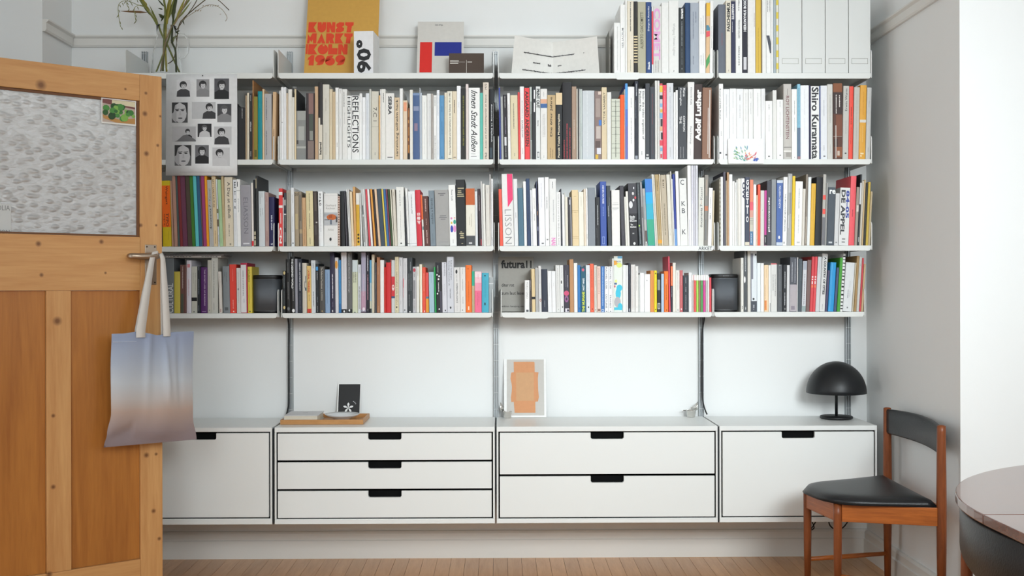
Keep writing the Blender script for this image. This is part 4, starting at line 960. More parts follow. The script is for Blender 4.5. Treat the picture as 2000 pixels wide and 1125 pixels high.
for (row, bay), lst in shelf_groups.items():
    yf = YSR[row]; prev = None
    for i, bk in enumerate(lst):
        rr = random.Random(row*1000+bay*200+i)
        off = .004+.010*rr.random(); Y = yf+off
        xl, xr_ = PX(bk['xl'], Y), PX(bk['xr'], Y)
        z0 = ZR[row]+.0006
        hgt = max(P((bk['xl']+bk['xr'])/2+bk['lean'], bk['top'], Y).z-z0, .05)
        mpp = Y/F; slope = bk['lean']*mpp/hgt
        if prev and slope < prev[1]:                 # a book leaning further left than its neighbour needs room at its foot
            mh = min(hgt, prev[2]); sh = min(.3*(xr_-xl), (prev[1]-slope)*mh); slope = prev[1]-sh/mh; xl += sh
        prev = (xr_, slope, hgt)
        w = xr_-xl-.0005
        dep = min(.76*hgt, YT-.012-Y)*(.93+.07*rr.random())
        bk.update(w=w, h=hgt, x=(xl+xr_)/2, Y=Y, z=z0, slope=slope, dep=dep, kindn='booklet' if w < .0128 else 'book')  # narrow books get a kind of their own, split by width alone
        hard = w > .017 and rr.random() < .6
        t = .0022 if hard else .0009; lip = .003 if hard else .0003
        th = math.atan(slope); sl = 0; w *= math.cos(th); hgt = hgt/math.cos(th)
        cv = C(bk['col']); b = MB(); hw = w/2
        sq = .0015 if w > .006 else .0004
        if hard: prof = [(-hw, .004), (-hw+.001, .0012), (-hw*.5, .0003), (0, 0), (hw*.5, .0003), (hw-.001, .0012), (hw, .004)]
        else: prof = [(-hw, sq), (-hw+sq, 0), (hw-sq, 0), (hw, sq)]
        t = min(t, w*.2)
        prof = prof+[(hw, dep), (hw-t, dep), (hw-t, .005), (-hw+t, .005), (-hw+t, dep), (-hw, dep)]
        b.prism(prof, 0, hgt, cv, lambda u, v, tt: (u+sl*tt, v, tt))
        b.prism([(-hw+t, .005), (hw-t, .005), (hw-t, dep-lip-.0004), (-hw+t, dep-lip-.0004)], lip, hgt-lip-.0002, PAPER, lambda u, v, tt: (u+sl*tt, v, tt))
        o = b.build(bk['kindn']); o.rotation_euler = (0, th, 0); bk['obj'] = o
        px_ = hw if th > 0 else -hw                  # the corner it leans over stays on the shelf
        o.location = (bk['x']+px_/math.cos(th)-px_*math.cos(th), Y, z0+px_*math.sin(th))
        if bk['marks']:
            q = MB(); base = ROWPX[row][0]; lab = None; lay = 0
            zof = lambda v: min(max((bk['sy']+v/bk['zo']), -999), 9999)
            def zl(v): return (P((bk['xl']+bk['xr'])/2, bk['sy']+v/bk['zo'], Y).z-z0)/math.cos(th)
            for m in bk['marks']:
                f = m.split(';'); k = f[0]; lay += 1; yy = -.0003-.00006*lay
                if k in 'BO':
                    za, zb = zl(float(f[2])), zl(float(f[1])); za, zb = max(za, .0004), min(zb, hgt-.0004)
                    if zb <= za: continue
                    a0, a1 = (float(f[4]), float(f[5])) if len(f) > 5 else (0, 1)
                    a0, a1 = max(a0, .02), min(a1, .98)
                    xa, xb = -hw+w*a0, -hw+w*a1
                    pts = ell((xa+xb)/2, (za+zb)/2, (xb-xa)/2, (zb-za)/2) if k == 'O' else [(xa, za), (xb, za), (xb, zb), (xa, zb)]
                    big = (xb-xa)*(zb-za) > .00002 and zb-za > .004   # broad colour fields are parts of their own, painted glare strips too
                    q3 = MB() if big else q
                    q3.poly([(u+sl*v, yy, v) for u, v in pts], C(f[3]))
                    if big: q3.build('colour_field', o, fix=False)
                elif k == 'P':
                    q.poly([(-hw+w*float(s.split(',')[0]), yy, min(zl(float(s.split(',')[1])), hgt-.0004)) for s in f[2:]], C(f[1]))
                elif k == 'L':
                    za, zb = zl(float(f[2])), zl(float(f[1])); zb = min(zb, hgt-.002); za = max(za, .002)
                    hf = float(f[4]) if len(f) > 4 and f[4] else .25; xc = float(f[5]) if len(f) > 5 else .5
                    hh = max(w*hf*.6, .0009); xm_ = -hw+w*xc; z = zb; cm = C('#'+''.join(c*2 for c in f[3][1:]) if len(f[3]) == 4 else f[3])
                    while z > za+.0008:
                        g = min(hh*(.35+.5*rr.random()), z-za); vv = hh*(.7+.3*rr.random())
                        q.poly([(xm_-hh/2+sl*z, yy, z), (xm_-hh/2+sl*z, yy, z-g), (xm_-hh/2+vv+sl*z, yy, z-g), (xm_-hh/2+vv+sl*z, yy, z)], cm)
                        z -= g+hh*(.22 if rr.random() < .82 else .6)
                else:
                    txt, d = f[1], f[2]; za, zb = zl(float(f[4])), zl(float(f[3])); hf = float(f[6]); xc = float(f[7]) if len(f) > 7 and f[7] else .5
                    bold = float(f[8]) if len(f) > 8 and f[8] else 0; sla = float(f[9]) if len(f) > 9 else 0
                    xm_ = -hw+w*xc; n0 = len(q.v)
                    zb = min(zb, hgt+.2)
                    letter(q, txt, xm_-w*hf/2, xm_+w*hf/2, za, zb, yy, C(f[5]), d, bold, sla)
                    q.v[n0:] = [(u+sl*v, y_, min(v, hgt-.0005)) for u, y_, v in q.v[n0:]]
                    if k == 'T!' and not lab: lab = txt
            if q.f: q.build('spine_print', o, fix=False, kind='stuff')
            bk['lab'] = lab
# ---- labels that single each book out
for (row, bay), lst in shelf_groups.items():
    sh = '%s, %s' % (ROWN[row], BAYN[bay])
    def desc(bk):
        sz = 'thin ' if bk['w'] < .008 else 'slim ' if bk['w'] < .016 else 'thick ' if bk['w'] > .032 else ''
        return sz+cname(bk['col'])+' '+bk['kindn']
    ds = [desc(bk) for bk in lst]
    marks = [i for i, bk in enumerate(lst) if bk.get('lab') or ds.count(ds[i]) == 1]
    for i, bk in enumerate(lst):
        if bk.get('lab'):
            t = ' '.join(bk['lab'].split()[:4]); l = '%s lettered %s on its spine, %s' % (ds[i], t, sh)
        elif i in marks: l = '%s among the books of the %s' % (ds[i], sh)
        else:
            j = min(marks, key=lambda m: abs(m-i)); n = abs(j-i); rf = lst[j]
            ref = ('the one lettered '+rf['lab'].split()[0]) if rf.get('lab') else 'the '+ds[j]
            l = '%s, %s to the %s of %s, %s' % (ds[i], ORD[n], 'right' if i > j else 'left', ref, sh)
        w_ = l.split()
        if len(w_) > 16: l = l.replace(' to the right of', ' right of').replace(' to the left of', ' left of').replace(' among the books of the', ' on the').replace(' on its spine', '')
        if l.split().__len__() > 16: l = l.replace(' the one lettered', ' lettered')
        tag(bk['obj'], l, bk['kindn'], 'books on the '+sh if bk['kindn'] == 'book' else 'thin books on the '+sh)
# ================================================================== pine door
ZD = 1.98
e1, e0 = PZ(316, 150, ZD), PZ(0, 112, ZD)
ud = Vector((e1.x-e0.x, e1.y-e0.y, 0)).normalized(); DW = .75
hinge = Vector((e1.x, e1.y, 0))-ud*DW
nd = Vector((-ud.y, ud.x, 0))                      # away from the camera
door = empty('door_1', hinge, math.atan2(ud.y, ud.x)); door['kind'] = 'structure'
def DP(px, py, off=0):                              # pixel to door-local (x, z) on the face, off metres towards the viewer
    d = ray(px, py); o = hinge-nd*off; t = (o-EYE).dot(nd)/d.dot(nd); p = EYE+d*t-hinge
    return p.dot(ud), p.z
zlt, zlb = DP(270, 463)[1], DP(270, 567)[1]; ztr = ZD-.098; zbr = DP(276, 1092)[1]
xs1 = DW-.083; xs0 = .083; xm0, xm1 = DW-.417, DW-.333
KN = [DP(*q)+(r*1.25,) for q, r in (((80, 166), .014), ((245, 174), .004), ((285, 182), .005), ((283, 222), .008), ((313, 227), .004), ((308, 284), .005), ((286, 300), .008), ((275, 440), .006), ((305, 440), .004),
      ((75, 476), .008), ((198, 472), .007), ((81, 537), .006), ((206, 533), .004), ((112, 627), .012), ((104, 812), .006), ((104, 951), .007), ((286, 889), .008), ((305, 887), .005), ((300, 998), .007), ((311, 1052), .006), ((96, 1122), .009))]
PV = wood('pine_upright', '#d9a76d', '#c08850', (11, 11, .8), 2.2, .42, KN, door)
PH = wood('pine_crossways', '#d9a76d', '#c08850', (.8, 11, 11), 2.2, .42, KN, door)
PP = wood('pine_panel', '#c07f3a', '#a0622a', (9, 9, .7), 2.4, .36, None, door)
def dpart(name, fn, parent=door, **kw):
    b = MB(); fn(b); return b.build(name, parent, **kw)
T = .040
dpart('stile', lambda b: b.box(xs1, DW, 0, T, .006, ZD, PV), bevel=.002)
dpart('stile', lambda b: b.box(0, xs0, 0, T, .006, ZD, PV), bevel=.002)
dpart('top_rail', lambda b: b.box(xs0+.0005, xs1-.0005, 0, T, ztr, ZD, PH), bevel=.0015)
dpart('lock_rail', lambda b: b.box(xs0+.0005, xs1-.0005, 0, T, zlb, zlt, PH), bevel=.0015)
dpart('bottom_rail', lambda b: b.box(xs0+.0005, xs1-.0005, 0, T, .006, zbr, PH), bevel=.0015)
dpart('muntin', lambda b: b.box(xm0, xm1, 0, T, zbr+.0005, zlb-.0005, PV), bevel=.0015)
for a, c in ((xs0, xm0), (xm1, xs1)):
    dpart('panel', lambda b: b.box(a+.001, c-.001, .013, .025, zbr+.001, zlb-.001, PP))
dk = mat('varnished_bead', '#6e431d', .45)
dpart('glazing_bead', lambda b: (b.box(xs0+.001, xs0+.009, .008, .016, zlt+.001, ztr-.001, dk), b.box(xs1-.009, xs1-.001, .008, .016, zlt+.001, ztr-.001, dk), b.box(xs0+.009, xs1-.009, .008, .016, ztr-.009, ztr-.001, dk), b.box(xs0+.009, xs1-.009, .008, .016, zlt+.001, zlt+.007, dk)))
# hammered glass: one real pane with a dimpled surface
gl = bpy.data.materials.new('hammered_glass'); gl.use_nodes = True; nt = gl.node_tree; bs = nt.nodes['Principled BSDF']
bs.inputs['Base Color'].default_value = (.985, .99, .99, 1); bs.inputs['Transmission Weight'].default_value = .66; bs.inputs['Roughness'].default_value = .05; bs.inputs['IOR'].default_value = 1.45
tc = nt.nodes.new('ShaderNodeTexCoord'); mp = nt.nodes.new('ShaderNodeMapping'); mp.inputs['Scale'].default_value = (27, 10, 52)
vo = nt.nodes.new('ShaderNodeTexVoronoi'); vo.feature = 'SMOOTH_F1'; vo.inputs['Scale'].default_value = 1.0; vo.inputs['Smoothness'].default_value = .6
ns = nt.nodes.new('ShaderNodeTexNoise'); ns.inputs['Scale'].default_value = 1.3
bp = nt.nodes.new('ShaderNodeBump'); bp.inputs['Strength'].default_value = 1.0; bp.inputs['Distance'].default_value = .0036
ad = nt.nodes.new('ShaderNodeMath'); ad.operation = 'ADD'
nt.links.new(tc.outputs['Object'], mp.inputs[0]); nt.links.new(mp.outputs[0], vo.inputs['Vector']); nt.links.new(mp.outputs[0], ns.inputs['Vector'])
mrg = nt.nodes.new('ShaderNodeMapRange'); mrg.interpolation_type = 'SMOOTHSTEP'; mrg.inputs['From Min'].default_value = .08; mrg.inputs['From Max'].default_value = .5; mrg.inputs['To Min'].default_value = 1.6; mrg.inputs['To Max'].default_value = 0
nt.links.new(vo.outputs['Distance'], mrg.inputs['Value']); nt.links.new(mrg.outputs[0], ad.inputs[0]); nt.links.new(ns.outputs[0], ad.inputs[1]); nt.links.new(ad.outputs[0], bp.inputs['Height']); nt.links.new(bp.outputs[0], bs.inputs['Normal'])
dpart('glass_pane', lambda b: b.box(xs0+.0015, xs1-.0015, .0165, .0205, zlt+.0015, ztr-.0015, gl))
prepare([('OLIA', 0), ('ATION', 0)])
def sticker(b):
    (x1, z1), (x0, z0) = DP(24, 398), DP(-40, 460)
    b.box(x0, x1, .0145, .0160, max(z0, zlt+.008), z1, mat('frosted_card', '#c9cbca', .6))
st = dpart('paper_notice', sticker)
def stt(b):
    for s, (pa, pb) in (('OLIA', ((-4, 410), (22, 401))), ('ATION', ((-12, 456), (21, 448.5)))):
        (x0, z0), (x1, z1) = DP(*pa), DP(*pb); letter(b, s, x0, x1, z0, z1, .0141, C('#8a8c8c'))
dpart('notice_print', stt, st, fix=False, kind='stuff')
# handle
BR = mat('worn_nickel', '#a89684', .34, 1)
hx, hz = DP(294, 516); lx0, lz = DP(263, 502, .05)
hp = dpart('handle_plate', lambda b: b.box(hx-.022, hx+.022, -.003, -.0002, DP(294, 556)[1], DP(294, 478)[1], BR), bevel=.001)
z_pt, z_pb = DP(294, 478)[1], DP(294, 556)[1]
def screws(b):
    for sx in (-.015, .015):
        for sz in (z_pt-.008, z_pb+.008): b.prism(ell(hx+sx, sz, .003, .003, 10), -.0045, -.003, mat('dark_screw', '#4a4038', .4, 1), XZ)
dpart('screws', screws, hp, kind='stuff')
zk = DP(294, 538)[1]
dpart('keyhole', lambda b: b.prism(ell(hx, zk+.006, .004, .004, 10, -60, 240)+[(hx-.003, zk-.012), (hx+.003, zk-.012)], -.0034, -.003, INNER, XZ), hp)
zlv = DP(296, 501)[1]
def lever(b):
    b.tube([(hx, -.003, zlv), (hx, -.03, zlv), (hx, -.047, zlv)], [.013, .010, .011], 14, BR)
    b.tube([(hx+.012, -.05, zlv+.001), (hx, -.052, zlv+.001), (hx-.03, -.054, zlv-.001), (hx-.06, -.053, zlv-.002), (hx-.082, -.048, zlv-.001), (hx-.092, -.038, zlv-.001), (hx-.094, -.030, zlv)], [.010, .013, .0125, .012, .0115, .0105, .008], 10, BR, flat=.9)
dpart('lever', lever, hp)
jb = struct('trim_4', lambda b: b.box(RX0, hinge.x-.012, hinge.y-.09, hinge.y+.03, 0, 2.1, TRIM))
# postcard tucked in the corner of the pane
pc = MB(); (x0, z1), (x1, z0) = DP(199, 190), DP(267, 246)
x1 = min(x1, xs1-.002)
pc.box(x0, x1, .0060, .0064, z0, z1, C('#e4e2dc'))
card = pc.build('postcard', label='photo postcard of green plants in a bowl, tucked behind door bead', cat='postcard')
card.location = hinge; card.rotation_euler = door.rotation_euler
def pplant(b):
    rr = random.Random(3); w, h = x1-x0, z1-z0
    b.poly([(x0+w*.03, .0057, z0+h*.06), (x1-w*.03, .0057, z0+h*.06), (x1-w*.03, .0057, z1-h*.04), (x0+w*.03, .0057, z1-h*.04)], C('#b9a79a'))
    b.poly([(x0+w*.03, .0055, z0+h*.8), (x1-w*.03, .0055, z0+h*.66), (x1-w*.03, .0055, z1-h*.04), (x0+w*.03, .0055, z1-h*.04)], C('#7a4a48'))
    b.poly([(x0+w*.3, .0054, z1-h*.2), (x1-w*.03, .0054, z1-h*.26), (x1-w*.03, .0054, z1-h*.05), (x0+w*.3, .0054, z1-h*.05)], C('#d9cfae'))
    b.poly([(x0+w*.03, .0053, z0+h*.34), (x0+w*.06, .0053, z0+h*.2), (x0+w*.4, .0053, z0+h*.07), (x1-w*.03, .0053, z0+h*.07), (x1-w*.03, .0053, z0+h*.3), (x0+w*.5, .0053, z0+h*.2)], C('#b98a4e'))
    for i in range(34):
        u, v = rr.uniform(.1, .92), rr.uniform(.22, .72)
        if (u-.5)**2*1.4+(v-.42)**2*3 > .3: continue
        r = rr.uniform(.05, .11); c = rr.choice(['#2f5a2c', '#3f7a38', '#4c8a40', '#284a28', '#7fae50', '#356a34'])
        b.poly([(p, .0052-.00004*i, q) for p, q in ell(x0+w*u, z0+h*v, w*r, w*r*.9, 9)], C(c))
q = MB(); pplant(q); q.build('printed_photo', card, fix=False, kind='stuff')
# ================================================================== tote bag on the lever
OFF = .075
def BP(px, py, off=OFF):
    x, z = DP(px, py, off); return x, -off, z
bag = empty('tote_bag', hinge, math.atan2(ud.y, ud.x), label='blue to brown dyed cotton tote bag hanging from the door lever', cat='tote bag')
dye = bpy.data.materials.new('dyed_cotton'); dye.use_nodes = True; nt = dye.node_tree; bs = nt.nodes['Principled BSDF']; bs.inputs['Roughness'].default_value = .85
bs.inputs['Sheen Weight'].default_value = .2
tc = nt.nodes.new('ShaderNodeTexCoord'); sp = nt.nodes.new('ShaderNodeSeparateXYZ'); nz = nt.nodes.new('ShaderNodeTexNoise'); nz.inputs['Scale'].default_value = 7
zb0, zb1 = BP(290, 868)[2], BP(290, 648)[2]
mr = nt.nodes.new('ShaderNodeMapRange'); mr.inputs['From Min'].default_value = zb0; mr.inputs['From Max'].default_value = zb1
ma = nt.nodes.new('ShaderNodeMath'); ma.operation = 'MULTIPLY_ADD'; ma.inputs[1].default_value = .07
rp = nt.nodes.new('ShaderNodeValToRGB'); cr_ = rp.color_ramp
stops = [(0, '#84767a'), (.14, '#8f7f80'), (.34, '#b39c90'), (.46, '#bab4b2'), (.60, '#b9bec4'), (.8, '#a2aaba'), (1, '#8e98b0')]
cr_.elements[0].position = 0; cr_.elements[0].color = lin(stops[0][1]); cr_.elements[1].position = 1; cr_.elements[1].color = lin(stops[-1][1])
for p_, c_ in stops[1:-1]:
    e_ = cr_.elements.new(p_); e_.color = lin(c_)
wv = nt.nodes.new('ShaderNodeTexNoise'); wv.inputs['Scale'].default_value = 500; bp = nt.nodes.new('ShaderNodeBump'); bp.inputs['Strength'].default_value = .2; bp.inputs['Distance'].default_value = .001
L = nt.links.new
L(tc.outputs['Object'], sp.inputs[0]); L(sp.outputs['Z'], mr.inputs['Value']); L(tc.outputs['Object'], nz.inputs['Vector']); L(nz.outputs[0], ma.inputs[0]); L(mr.outputs[0], ma.inputs[2]); L(ma.outputs[0], rp.inputs[0]); L(rp.outputs[0], bs.inputs['Base Color'])
L(tc.outputs['Object'], wv.inputs['Vector']); L(wv.outputs[0], bp.inputs['Height']); L(bp.outputs[0], bs.inputs['Normal'])
def sm(t, pts):
    for (a, va), (c, vc) in zip(pts, pts[1:]):
        if t <= c: k = (t-a)/(c-a); k = k*k*(3-2*k); return va+(vc-va)*k
    return pts[-1][1]
def bagface(b, side):
    NU, NV = 40, 36; vs = []
    for j in range(NV+1):
        v = j/NV
        lx = sm(v, [(0, 218), (.3, 216), (.7, 217), (.88, 209), (1, 202.5)]); rx = sm(v, [(0, 378.5), (.35, 376), (.8, 377), (1, 384)])
        ly = 652+v*(874-652); ry = 647+v*(858-647)
        for i in range(NU+1):
            u = i/NU
            px = lx+(rx-lx)*u; py = ly+(ry-ly)*u
            py += (1-v)**4*(5.5*math.exp(-((u-.57)/.11)**2)-3.0*math.exp(-((u-.28)/.09)**2)*side)   # sagging rim between the handles
            x, _, z = BP(px, py)
            bul = (math.sin(math.pi*u)**.6)*(.006+.020*math.sin(math.pi*min(1, v*.92+.06))**.8)*(1 if v < 1 else 0)
            if v > .9: bul *= (1-v)/.1
            wr = .006*math.sin(9*u+2.4*v)+.022*math.exp(-((u-.62-.10*v)/.03)**2)*math.sin(math.pi*min(1, v*1.5))*(v < .67)-.022*math.exp(-((u-.80-.05*v)/.028)**2)*math.sin(math.pi*min(1, v*1.4))*(v < .72)
            wr += .015*math.exp(-((u-.45+.05*v)/.04)**2)*(1-v)**1.5-.016*math.exp(-((v-.93+.25*u)/.05)**2)*(u < .3)
            wr *= math.sin(math.pi*u)**.5*(1 if v < .97 else 0)
            vs.append((x, -OFF-(bul+wr if side > 0 else -bul*.8), z))
    fs = [(j*(NU+1)+i, j*(NU+1)+i+1, (j+1)*(NU+1)+i+1, (j+1)*(NU+1)+i) for j in range(NV) for i in range(NU)]
    b.raw(vs, fs, dye, True)
q = MB(); bagface(q, 1); bagface(q, -1); q.build('bag_body', bag, fix=False)
q = MB()                                             # top hem stitched in white
hem = [BP(219+i*4.0, 668-i*.12) for i in range(12)]
q.tube([(x, y-.0085-.012*math.sin(math.pi*i/40)**.6, z) for i, (x, y, z) in enumerate(hem)], .0006, 5, C('#dfe4ee')); q.build('hem_stitch', bag)
WEB = mat('cotton_webbing', '#ccc6bf', .85, bump=.2, bscale=500)
def ribbon(b, pts, w):
    vs = []; n = len(pts)
    for i, p in enumerate(pts):
        a, c = Vector(pts[max(i-1, 0)]), Vector(pts[min(i+1, n-1)]); t = (c-a).normalized()
        sd = Vector((t.z, 0, -t.x)); sd = sd.normalized() if sd.length > 1e-4 else Vector((1, 0, 0))
        if sd.x < 0: sd = -sd
        ww = w[i] if isinstance(w, list) else w
        for k in (-1, 1):
            for o in (0, .0018): vs.append(Vector(p)+sd*k*ww/2+Vector((0, o, 0)))
    fs = []
    for i in range(n-1):
        a = i*4; c = a+4
        fs += [(a, a+2, c+2, c), (a+1, c+1, c+3, a+3), (a, c, c+1, a+1), (a+2, a+3, c+3, c+2)]
    b.raw(vs, fs, WEB, True)
lv = zlv+.012
def strap(pa, pb, yo, xo):
    (ax, _, az), (bx, _, bz) = BP(*pa), BP(*pb)
    tx = hx+.003+xo; ty = -.053+yo*.4
    y0 = -OFF+yo
    return [(ax, y0, az-.02), (ax, y0, az+.005), (ax+(tx-.022-ax)*.5, y0*.6+ty*.4, az+(lv-az)*.5), (tx-.022, ty-.004, lv-.022), (tx-.014, ty-.001, lv-.003), (tx, ty, lv+.001), (tx+.012, ty-.001, lv-.003), (tx+.018, ty-.004, lv-.022), (bx+(tx+.018-bx)*.5, y0*.6+ty*.4, bz+(lv-bz)*.5), (bx, y0, bz+.005), (bx, y0, bz-.02)]
WD = [.034, .034, .027, .019, .016, .015, .015, .018, .024, .027, .027]
q = MB(); ribbon(q, strap((271, 648), (322, 646), -.020, 0), WD); q.build('strap', bag)
q = MB(); ribbon(q, strap((276, 648), (325, 646), .018, .006), WD); q.build('strap', bag)
# ================================================================== portrait sheet pinned to the top shelf
yP = YS-.0022
def Q1(zx, zy): p = P(320+zx/5.921, 140+zy/5.921, yP); return p.x, p.z
b = MB(); N = 10
o0 = [Q1(28, 30), Q1(848, 25), Q1(852, 1202), Q1(26, 1202)]
vs = []
for j in range(N+1):
    v = j/N
    for u in (0, 1):
        x = (o0[0][0]*(1-v)+o0[3][0]*v)*(1-u)+(o0[1][0]*(1-v)+o0[2][0]*v)*u; z = (o0[0][1]*(1-v)+o0[3][1]*v)*(1-u)+(o0[1][1]*(1-v)+o0[2][1]*v)*u
        for k in (0, .0004): vs.append((x, yP-.004*v*v-k, z))
fs = []
for j in range(N):
    a = j*4; c = a+4; fs += [(a, a+2, c+2, c), (a+1, c+1, c+3, a+3), (a, c, c+1, a+1), (a+2, a+3, c+3, c+2)]
fs += [(0, 1, 3, 2), (N*4, N*4+2, N*4+3, N*4+1)]
b.raw(vs, fs, C('#eaebec'), True)
sheet = b.build('portrait_poster', label='white paper poster of twelve black and white portraits pinned to shelf', cat='poster')
PH_ = [(148, 95, 305, 290, '#d0d0d2', 0), (378, 88, 527, 290, '#9a9a9c', 0), (585, 80, 755, 318, '#55555a', 0), (95, 357, 277, 590, '#4a4a4c', 1), (325, 350, 600, 545, '#c4c5c7', 2), (620, 372, 782, 585, '#48484c', 0), (100, 635, 372, 808, '#b4b4b6', 3),
       (393, 603, 553, 757, '#26262a', 0), (585, 635, 785, 843, '#c6c6c8', 4), (128, 850, 320, 1088, '#5a5a5c', 1), (365, 850, 523, 1065, '#6c6c70', 0), (565, 878, 765, 1090, '#cbcbcd', 4)]
for i, (xa, ya, xb, yb_, bg, kd) in enumerate(PH_):
    q = MB(); w, h = xb-xa, yb_-ya; rr = random.Random(i)
    v_ = (ya+yb_)/2/1202; yy = yP-.004*v_*v_-.0012; ln = [0]
    def pl(pts, c):
        ln[0] += 1; y_ = yy-.00004*ln[0]
        q.poly([(lambda s: (s[0], y_, s[1]))(Q1(min(max(xa+w*u, xa), xb), min(max(ya+h*v, ya), yb_))) for u, v in pts], C(c))
    pl([(0, 0), (1, 0), (1, 1), (0, 1)], bg)
    hair = '#2c2c2e' if i not in (5, 7) else '#58585a'; skin = '#cfcfd1' if i % 3 else '#c0c0c2'; cloth = ['#3a3a3d', '#8a8a8c', '#1d1d20', '#d0d0d2'][i % 4]
    if kd == 1:
        pl(ell(.5, .30, .56, .42), '#3a3a3c'); pl(ell(.52, .5, .42, .52), skin); pl(ell(.36, .5, .42, .5, 14, 100, 260), '#a5a5a8')
        for ex in (.34, .68): pl(ell(ex, .40, .10, .035), '#2a2a2c'); pl([(ex-.14, .33), (ex+.13, .31), (ex+.13, .345), (ex-.14, .36)], '#38383a')
        pl([(.49, .42), (.55, .42), (.6, .63), (.47, .64)], '#b0b0b3'); pl(ell(.53, .78, .15, .035), '#55555a'); pl([(0, 0), (.5, 0), (.2, .14), (.1, .5), (0, .55)], hair); pl([(.5, 0), (1, 0), (1, .6), (.92, .5), (.85, .16)], hair)
    else:
        cx = {0: .5, 2: .74, 3: .66, 4: .42}[kd]; hy, hr = (.32, .16) if kd != 3 else (.34, .12); ar = h/w
        hrx = hr*min(ar, 1.35)
        pl([(max(cx-hrx*2.6, 0), 1), (max(cx-hrx*2.3, 0), .68), (cx-hrx*.9, .54), (cx+hrx*.9, .54), (min(cx+hrx*2.3, 1), .66), (min(cx+hrx*2.8, 1), 1)], cloth)
        pl(ell(cx-.01, hy-.03, hrx*1.35, hr*1.35), hair); pl([(cx-hrx*.4, .42), (cx+hrx*.4, .42), (cx+hrx*.5, .56), (cx-hrx*.5, .56)], '#a9a9ac'); pl(ell(cx+hrx*.08, hy+.04, hrx*.86, hr*1.08), skin)
        pl(ell(cx, hy-hr*.75, hrx*1.1, hr*.5), hair)
        for ex in (-.35, .4): pl(ell(cx+hrx*ex, hy+.02, hrx*.16, hr*.1, 8), '#39393b')
        pl(ell(cx+hrx*.06, hy+hr*.72, hrx*.28, hr*.09, 8), '#6a6a6e')
        if kd == 3: pl([(.2, .95), (.45, .6), (.62, .55), (.85, .75), (1, .9), (1, 1), (.1, 1)], '#6a6a6c')
    q.build('portrait_photo', sheet, fix=False)
q = MB(); p = P(396, 148, yP); q.prism(ell(p.x, p.z, .0022, .0022, 10), yP-.004, yP-.0004, BLACKP, XZ); q.build('pin', sheet)
q = MB(); rr = random.Random(5)
for i in range(40):
    x, z = Q1(190+i*12, 1165); q.poly([(x, yP-.0055, z), (x+.0035*rr.uniform(.5, 1), yP-.0055, z), (x+.003, yP-.0055, z+.0016), (x, yP-.0055, z+.0016)], C('#a9abaf'))
q.build('caption_print', sheet, fix=False, kind='stuff')
# ================================================================== glass pitcher with greenery on the top shelf
def V(zx, zy, y): return P(220+zx/7.033, zy/7.033, y)
yv = 4.815; vc = P(325, 142, yv); mp_ = yv/F
CLR = mat('clear_glass', (.985, .99, .99), .01, trans=1, ior=1.22)
R0 = 29*mp_
zs = ZR[0]+.0008
prof = [(0, .0), (R0*.92, 0), (R0, .008), (R0*.98, .03), (R0*.90, .10), (R0*.70, .155), (R0*.62, .185), (R0*.66, .225), (R0*.64, .225), (R0*.59, .185), (R0*.67, .155), (R0*.87, .10), (R0*.94, .03), (R0*.9, .012), (0, .010)]
pit = one(lambda b: b.lathe(prof, 40, CLR, (vc.x, yv, zs)), 'glass_pitcher', label='clear glass pitcher with looped handle holding green stems on top shelf', cat='pitcher')
hp_ = [V(920, 470, yv), V(985, 478, yv), V(1035, 530, yv), V(1045, 620, yv), V(1035, 720, yv), V(985, 790, yv), V(925, 800, yv)]
one(lambda b: b.tube(hp_, .0045, 10, CLR), 'handle', pit)
G1, G2, G3, G4 = (mat(n_, c_, .5, noise=.15, nscale=60) for n_, c_ in (('stem_green', '#6e7434'), ('leaf_dark', '#39421f'), ('stem_dry', '#8f7a58'), ('leaf_yellow', '#8e862f')))
def stem(name, pts, r, m, label, group, y=None, leaves=()):
    b = MB(); pp = [V(x, z, yv+dy) for x, z, dy in pts]
    cv = []                                          # smooth the path
    for i in range(len(pp)-1):
        p0, p1, p2, p3 = pp[max(i-1, 0)], pp[i], pp[i+1], pp[min(i+2, len(pp)-1)]
        for k in range(5):
            t = k/5; cv.append(.5*((2*p1)+(-p0+p2)*t+(2*p0-5*p1+4*p2-p3)*t*t+(-p0+3*p1-3*p2+p3)*t**3))
    cv.append(pp[-1]); b.tube(cv, r, 6, m)
    o = b.build(name, label=label, cat='stem', group=group)
    for (x0_, z0_, x1_, z1_, wd, mm) in leaves:
        a, c = V(x0_, z0_, yv), V(x1_, z1_, yv+.02); d = c-a; s_ = Vector((-d.z, 0, d.x)).normalized()*wd*mp_
        q = MB(); up_ = Vector((0, -.004, 0))
        q.raw([a, a+d*.3+s_, a+d*.65+s_*.8, c, a+d*.65-s_*.8, a+d*.3-s_, a+d*.3+up_, a+d*.65+up_], [(0, 1, 6), (1, 2, 7, 6), (2, 3, 7), (0, 6, 5), (5, 6, 7, 4), (4, 7, 3)], mm, True)
        q.build('leaf', o)
    return o
gr = 'stems in the glass pitcher'
b_ = 995
stem('reed_stem', [(600, b_, -.02), (740, 620, 0), (860, 280, .01), (1050, 0, .02), (1180, -200, .03)], .0035, G1, 'green reed stem leaning right in the glass pitcher', gr, leaves=[(860, 300, 1010, -60, 2.6, G4), (900, 260, 1090, 10, 1.8, G1)])
stem('reed_stem', [(742, b_, -.01), (722, 560, .005), (755, 250, 0), (800, -20, -.01), (810, -250, -.01)], .0045, G4, 'broad yellow-green reed stem upright in the glass pitcher', gr, leaves=[(735, 350, 790, -80, 4.2, G4), (770, 260, 860, -60, 3.4, G1)])
